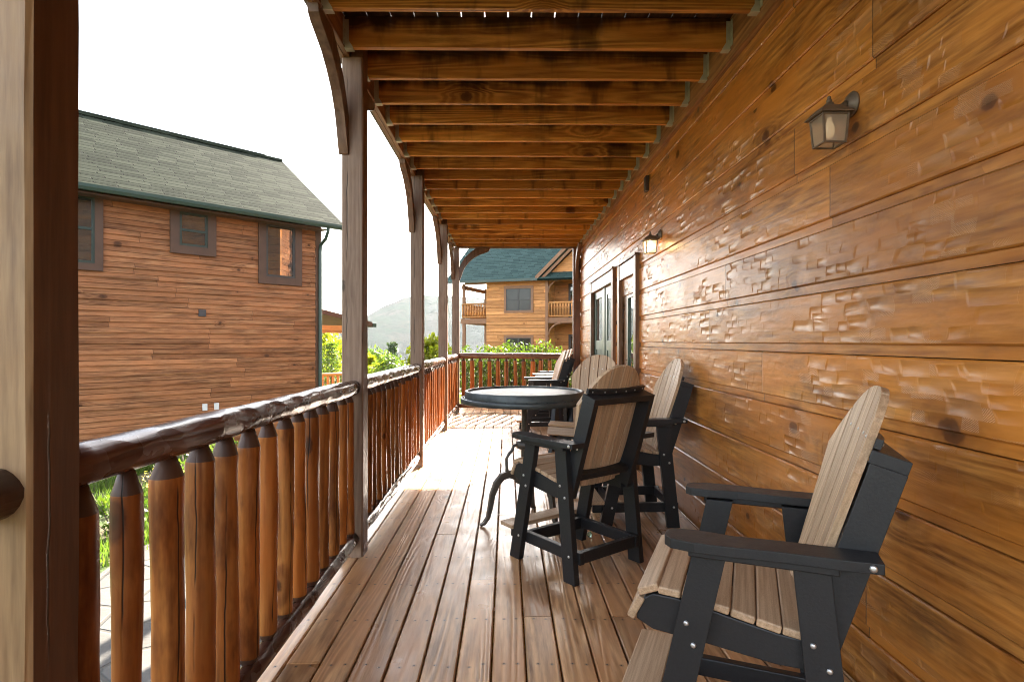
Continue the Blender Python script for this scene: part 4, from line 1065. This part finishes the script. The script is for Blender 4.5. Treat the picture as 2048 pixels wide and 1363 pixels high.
# ------------------------------------------------------------------ ground, hills
def gz(x, y):
    z = -.95
    if y > 14: 
        t = min(1, (y - 14) / 130); z -= 26 * (t * t * (3 - 2 * t)) * (1 if x < 2 else max(.15, 1 - (x - 2) / 60))
    if x < -9: z -= min(22, (-9 - x) * .16)
    return z + .05 * fbm(x * .4, y * .4)
def graded(a, c, near, lo):
    out = [a]; 
    while out[-1] < c:
        d = abs(out[-1] - near); out.append(out[-1] + max(lo, d * .10))
    return out
xs = graded(-3200, 3200, -2, .7); ys = graded(-400, 4200, 8, .7)
bm = newbm(); grid = [[bm.verts.new((x, y, gz(x, y))) for x in xs] for y in ys]
for a, c in zip(grid, grid[1:]):
    for i in range(len(xs) - 1): f_ = bm.faces.new((a[i], a[i + 1], c[i + 1], c[i])); f_.smooth = True
def ground_mat():
    b = NB('grass_and_mulch'); P = b.obj()
    n = b.noise(P, .7, 5, .65); n2 = b.noise(P, 22, 4, .7)
    c = b.mix(b.rng(n, .38, .62), (.050, .085, .020), (.16, .125, .075))
    c = b.mix(b.rng(n2, .35, .75), c, (.035, .05, .016)); b.bsdf(c, .95, b.bump(n2, .6, .03), spec=.2); return b.m
tag(obj('ground', bm, ground_mat()), kind='structure')
def stone_mat():
    b = NB('flagstones'); P = b.obj()
    v = b.voro(P, 2.1, 'DISTANCE_TO_EDGE', '2D'); k = b.voro(P, 2.1, 'F1', '2D')
    n = b.noise(P, 14, 5, .7)
    c = b.mix(b.sep(k.outputs['Color'])[0], (.05, .047, .043), (.075, .072, .066)); c = b.mix(b.math('MULTIPLY', n, .5), c, (.06, .055, .05))
    gp = b.rng(v.outputs['Distance'], .02, .05, 1, 0); c = b.mix(gp, c, (.04, .036, .03))
    b.bsdf(c, .85, b.bump(b.math('SUBTRACT', b.math('MULTIPLY', n, .4), gp), .6, .02)); return b.m
bm = newbm(); pr = random.Random(5)
px = [-1.6 + .0 * i for i in range(1)]
L_, R_ = [], []
for i in range(26):
    y = -3 + i * .62
    L_.append(bm.verts.new((-3.95 + .35 * fbm(y * .5, 1), y, gz(-3.9, y) + .055))); R_.append(bm.verts.new((-1.2, y, gz(-1.2, y) + .06)))
for i in range(25): bm.faces.new((L_[i], R_[i], R_[i + 1], L_[i + 1]))
tag(obj('flagstone_path', bm, stone_mat()), kind='structure')

def mountain():
    bm = newbm(); nx, ny = 150, 34
    x0, x1 = -1900, 1900
    G_ = []
    for j in range(ny + 1):
        t = j / ny; row = []
        for i in range(nx + 1):
            x = x0 + (x1 - x0) * i / nx
            rz = 150 + 38 * math.exp(-((x + 250) / 190) ** 2) + 30 * fbm(x / 420, 3) + 30 * math.exp(-((x + 40) / 260) ** 2)
            if x < -300: rz -= min(170, (-300 - x) * .30)
            y = 1250 + 700 * t + 120 * fbm(x / 300, 8)
            z = -50 + rz * math.sin(min(1, t) * math.pi * .5) ** .9 + 16 * fbm(x / 110, y / 110, 1) * math.sin(t * 3.14) + 5 * fbm(x / 22, y / 22, 5) * min(1, t * 3)
            row.append(bm.verts.new((x, y, z)))
        G_.append(row)
    for j in range(ny):
        for i in range(nx): f_ = bm.faces.new((G_[j][i], G_[j][i + 1], G_[j + 1][i + 1], G_[j + 1][i])); f_.smooth = True
    b = NB('forested_slope'); P = b.obj(); n = b.noise(P, .012, 5, .65); n2 = b.noise(P, .05, 5, .7)
    c = b.mix(b.rng(n, .4, .62), (.012, .022, .011), (.028, .024, .017)); c = b.mix(b.rng(n2, .4, .7), c, (.006, .010, .005)); b.bsdf(c, 1, b.bump(n2, .35, 6), spec=.0)
    tag(obj('mountain', bm, b.m), kind='structure')
mountain()

# ------------------------------------------------------------------ foliage
def leaf_quad(bm, p, s, rr, r, flat=0, asp=.5):
    d = Vector((rr.gauss(0, 1), rr.gauss(0, 1), rr.gauss(0, 1) + flat)).normalized(); u = d.orthogonal().normalized()
    a = rr.uniform(0, 6.28); w = d.cross(u); e = u * math.cos(a) + w * math.sin(a); q = d.cross(e)
    v = [bm.verts.new(p + e * s), bm.verts.new(p + q * s * asp), bm.verts.new(p - e * s), bm.verts.new(p - q * s * asp)]
    f_ = bm.faces.new(v); f_[bm.faces.layers.float['rnd']] = r
def broadleaf(name, label, loc, h, rad, mat, seed, nclump=34, per=110, ls=.11, trunk_h=.35, group=None, tr=.09):
    t = thing(name, label, 'tree', loc, 0, group); rr = random.Random(seed)
    bm = newbm(); tips = []
    tube(bm, [(0, 0, -.3), (.03, .02, h * trunk_h * .5), (0, .05, h * trunk_h), (.05, .0, h * .75)], [tr * h / 5, tr * .8 * h / 5, tr * .65 * h / 5, tr * .2 * h / 5], 8)
    cl = []
    for i in range(nclump):
        a = rr.uniform(0, 6.28); zt = rr.uniform(0, 1); ro = rad * math.sqrt(rr.uniform(.1, 1)) * math.sin(math.pi * (.15 + .8 * zt)) ** .8
        c = Vector((ro * math.cos(a), ro * math.sin(a), h * (trunk_h + (1 - trunk_h) * zt * .95))); cl.append(c)
        s0 = Vector((0, .03, h * (trunk_h * .8 + .4 * zt * (1 - trunk_h))))
        tube(bm, [s0, s0.lerp(c, .5) + Vector((0, 0, -.05 * h * rr.random())), c], [tr * .28 * h / 5, tr * .16 * h / 5, .008], 5)
    obj('trunk', bm, M['bark'], t)
    bm = newbm()
    for c in cl:
        cr = rad * rr.uniform(.16, .34); rc = rr.random()
        for k in range(per):
            d = Vector((rr.gauss(0, 1), rr.gauss(0, 1), rr.gauss(0, .75))); d = d.normalized() * cr * rr.random() ** .4
            leaf_quad(bm, c + d, ls * rr.uniform(.6, 1.3), rr, rc * .6 + rr.random() * .4)
    obj('crown', bm, mat, t); return t
def conifer(name, label, loc, h, rad, seed, layers=16, per=9, ls=.16, group=None, mat=None, dens=26, shape=1.0):
    t = thing(name, label, 'tree', loc, 0, group); rr = random.Random(seed)
    bm = newbm(); tube(bm, [(0, 0, -.3), (.02, .0, h * .5), (0, .0, h * .98)], [.035 * h / 2, .02 * h / 2, .006], 8)
    br = []
    for i in range(layers):
        z = h * (.10 + .86 * i / layers); rl_ = rad * (1 - i / layers) ** shape + .12
        for k in range(per):
            a = 6.28 * (k + rr.random()) / per; e = Vector((math.cos(a) * rl_ * rr.uniform(.75, 1.1), math.sin(a) * rl_ * rr.uniform(.75, 1.1), z - rl_ * rr.uniform(.0, .3)))
            br.append((Vector((0, 0, z)), e)); tube(bm, [(0, 0, z), tuple(Vector((0, 0, z)).lerp(e, .95))], [.014 * h / 4, .004], 4)
    obj('trunk', bm, M['bark'], t)
    bm = newbm()
    for (p, e) in br:
        rc = rr.random()
        for k in range(dens):
            q = p.lerp(e, rr.uniform(.18, 1.05)) + Vector((rr.gauss(0, .09), rr.gauss(0, .09), rr.gauss(0, .05))) * rad * .8
            leaf_quad(bm, q, ls * rr.uniform(.6, 1.3), rr, rc * .6 + rr.random() * .4, .6, .28)
    obj('crown', bm, mat or M['needle'], t); return t
GT = 'trees on the slope beyond the deck'
broadleaf('leafy_tree', 'yellow green tree seen under the neighbour porch roof', (-11.6, 34, gz(-11.6, 34)), 4.9, 2.8, M['leaf_lime'], 11, 40, 120, .15, group=GT)
conifer('pine_tree', 'young pine standing in front of the yellow green tree by the porch', (-7.6, 25, gz(-7.6, 25)), 3.0, 1.0, 12, group=GT, mat=M['leaf_mid'], ls=.07, dens=16)
conifer('pine_tree', 'dark spreading pine top just above the second railing section', (-4.6, 22.5, gz(-4.6, 22.5)), 2.3, 1.5, 13, 9, 8, .10, group=GT, mat=M['leaf_mid'], shape=.7)
broadleaf('leafy_tree', 'low yellow shrubby tree behind the dark pine top', (-6.6, 27, gz(-6.6, 27)), 2.6, 1.3, M['leaf_lime'], 14, 26, 100, .13, .2, group=GT)
broadleaf('leafy_tree', 'bright lime tree showing between the two farthest posts', (-3.6, 27.5, gz(-3.6, 27.5)), 3.1, 1.5, M['leaf_lime'], 15, 40, 130, .13, .15, group=GT)
broadleaf('leafy_tree', 'pale green round tree further down the slope', (-13.5, 62, gz(-13.5, 62)), 10.5, 3.4, M['leaf_mid'], 16, 36, 100, .24, .2, group=GT)
broadleaf('leafy_tree', 'mid green tree in the valley in front of the mountain', (-9.5, 70, gz(-9.5, 70)), 11.5, 3.6, M['leaf_lime'], 17, 36, 100, .26, .2, group=GT)
conifer('pine_tree', 'tall distant pine in the valley beside the mid green tree', (-15.5, 78, gz(-15.5, 78)), 17, 3.2, 18, 20, 9, .34, group=GT)
conifer('unseen_shade_tree', 'tall dense evergreen, unseen, added behind the cabin corner to shade the deck', (7.3, 18.5, gz(7.3, 18.5)), 17, 3.3, 19, 34, 22, .42, mat=M['needle'], dens=70, shape=.55)  # unseen tree added to block the sun and bound the lit deck patch
# the wood filling the valley
bm = newbm(); rr = random.Random(23)
for i in range(420):
    y = rr.uniform(95, 900) ** 1; x = y * rr.uniform(-.62, .12) + rr.uniform(-10, 10)
    h = rr.uniform(9, 17); w = h * rr.uniform(.22, .36); z0 = gz(x, y); rc = rr.random(); con = rr.random() < .3
    for k in range(70):
        zt = rr.random(); a = rr.uniform(0, 6.28); ro = w * ((1 - zt) if con else math.sin(math.pi * (.1 + .85 * zt)) ** .6) * rr.uniform(.5, 1.05)
        leaf_quad(bm, Vector((x + ro * math.cos(a), y + ro * math.sin(a), z0 + h * (.12 + .88 * zt))), h * .075 * rr.uniform(.6, 1.3), rr, rc * .75 + rr.random() * .25, .3, .7)
tag(obj('far_woods', bm, M['leaf_far']), kind='stuff')
# laurel bush behind the end railing: one shrub of upright leafy shoots
sh = thing('leafy_bush', 'dense glossy bush with yellow green new leaves behind the end railing', 'bush', (.25, 13.1, gz(.25, 13.1)))
bm = newbm(); bs = newbm(); rr = random.Random(31)
for i in range(330):
    a = rr.uniform(0, 6.28); q = math.sqrt(rr.random()); bx, by = 1.32 * q * math.cos(a), .75 * q * math.sin(a)
    hh = (2.18 + .10 * fbm(bx * 2.2, by * 2.2, 4) * 2) * (1 - .10 * q ** 3) * rr.uniform(.86, 1.04)
    tx, ty = bx + rr.gauss(0, .08), by + rr.gauss(0, .08)
    tube(bs, [(bx * .55, by * .55, 0), (bx, by, hh * .6), (tx, ty, hh)], [.012, .008, .003], 4)
    rc = rr.random()
    for k in range(42):
        z = hh * (1 - rr.random() ** 1.5 * .95); f_ = z / hh; p = Vector((bx * (.55 + .45 * min(1, f_ / .6)) + rr.gauss(0, .05), by * (.55 + .45 * min(1, f_ / .6)) + rr.gauss(0, .05), z))
        leaf_quad(bm, p, rr.uniform(.035, .065), rr, rc * .5 + rr.random() * .5, .2, .36)
obj('stems', bs, M['bark'], sh); obj('foliage', bm, M['leaf_bush'], sh)
# planting bed between the path and the left house
bm = newbm(); rr = random.Random(41)
for i in range(15000):
    x = rr.uniform(-6.6, -3.75); y = rr.uniform(3.2, 10.5)
    if fbm(x * 1.1, y * 1.1, 2) < -.12: continue
    p = Vector((x, y, gz(x, y))); l = rr.uniform(.10, .26); d = Vector((rr.gauss(0, .3), rr.gauss(0, .3), 1)).normalized() * l; s = d.cross(Vector((rr.gauss(0, 1), rr.gauss(0, 1), 0))).normalized() * .009
    v_ = [bm.verts.new(p - s), bm.verts.new(p + s), bm.verts.new(p + d)]; f_ = bm.faces.new(v_); f_[bm.faces.layers.float['rnd']] = rr.random()
tag(obj('grass', bm, M['grassblade']), kind='stuff')
def small_plant(label, x, y, r_, h, mat, seed, n=500, ls=.035):
    t = thing('garden_plant', label, 'plant', (x, y, gz(x, y)), 0, 'plants in the bed below the railing'); rr = random.Random(seed)
    bs = newbm(); bm = newbm()
    for i in range(26):
        a = rr.uniform(0, 6.28); q = r_ * math.sqrt(rr.random()); e = Vector((q * math.cos(a), q * math.sin(a), h * rr.uniform(.6, 1)))
        tube(bs, [(e.x * .2, e.y * .2, 0), tuple(e)], [.006, .003], 4)
        for k in range(n // 26): leaf_quad(bm, Vector((e.x * .2, e.y * .2, 0)).lerp(e, rr.uniform(.2, 1.05)) + Vector((rr.gauss(0, .04), rr.gauss(0, .04), rr.gauss(0, .03))), ls * rr.uniform(.6, 1.3), rr, rr.random(), .2, .5)
    obj('stems', bs, M['bark'], t); obj('foliage', bm, mat, t)
small_plant('green leafy plant low behind the second picket', -4.6, 6.9, .42, .55, M['leaf_bush'], 51)
small_plant('pale yellow flowering plant seen between the third and fourth pickets', -4.45, 7.7, .34, .6, M['flower'], 52, 700, .022)
small_plant('green plant behind the yellow flowering one', -4.7, 8.6, .5, .7, M['leaf_mid'], 53)
small_plant('tall green plant close to the brown house wall', -5.0, 9.7, .5, .95, M['leaf_mid'], 54, 700)

# ------------------------------------------------------------------ air
bm = newbm(); box(bm, -3400, 3400, -420, 4300, -60, 330)
b = NB('haze_air'); vp = b.n('ShaderNodeVolumePrincipled'); vp.inputs['Color'].default_value = (.82, .91, 1, 1); vp.inputs['Density'].default_value = 4.4e-5
vp.inputs['Anisotropy'].default_value = .35
b.t.links.new(vp.outputs[0], b.out.inputs['Volume'])
tag(obj('haze', bm, b.m), kind='stuff')

# ------------------------------------------------------------------ light, sky, camera
AZ, EL = 16.3, 27.7
w = bpy.data.worlds.new('World'); sc.world = w; w.use_nodes = True
nt = w.node_tree; bg = nt.nodes['Background']
sky = nt.nodes.new('ShaderNodeTexSky'); sky.sky_type = 'NISHITA'; sky.sun_disc = False
sky.sun_elevation = R(EL); sky.sun_rotation = R(AZ); sky.altitude = 400; sky.air_density = 1.0; sky.dust_density = 3.0; sky.ozone_density = .6
hs = nt.nodes.new('ShaderNodeHueSaturation'); hs.inputs['Saturation'].default_value = .5   # a pale, hazy sky
nt.links.new(sky.outputs[0], hs.inputs['Color']); nt.links.new(hs.outputs[0], bg.inputs[0]); bg.inputs[1].default_value = .06
sl_ = bpy.data.lights.new('sun', 'SUN'); sl_.energy = 3.4; sl_.angle = R(.5); sl_.color = (1, .90, .76)
so_ = bpy.data.objects.new('sun', sl_); COL.objects.link(so_)
to_sun = Vector((math.sin(R(AZ)) * math.cos(R(EL)), math.cos(R(AZ)) * math.cos(R(EL)), math.sin(R(EL))))
so_.rotation_euler = to_sun.to_track_quat('Z', 'Y').to_euler(); so_.location = (8, 30, 20)
cd = bpy.data.cameras.new('camera'); cam = bpy.data.objects.new('camera', cd); COL.objects.link(cam)
cd.sensor_width = 36; cd.lens = 1150 / 2048 * 36; cd.clip_start = .05; cd.clip_end = 9000
cam.location = (0, 0, 1.349); cam.rotation_euler = (R(90), 0, -math.atan(11 / 1150)); cd.shift_y = .0002
sc.camera = cam
sc.view_settings.view_transform = 'Standard'; sc.view_settings.look = 'None'; sc.view_settings.exposure = 4.05; sc.view_settings.gamma = 1
sc.cycles.use_denoising = True; sc.cycles.pixel_filter_type = 'BLACKMAN_HARRIS'; sc.cycles.filter_width = 1.05
try: sc.cycles.denoiser = 'OPENIMAGEDENOISE'
except Exception: pass
sc.cycles.max_bounces = 10; sc.cycles.diffuse_bounces = 5; sc.cycles.glossy_bounces = 4; sc.cycles.transparent_max_bounces = 12; sc.cycles.volume_bounces = 1
sc.cycles.sample_clamp_indirect = 8
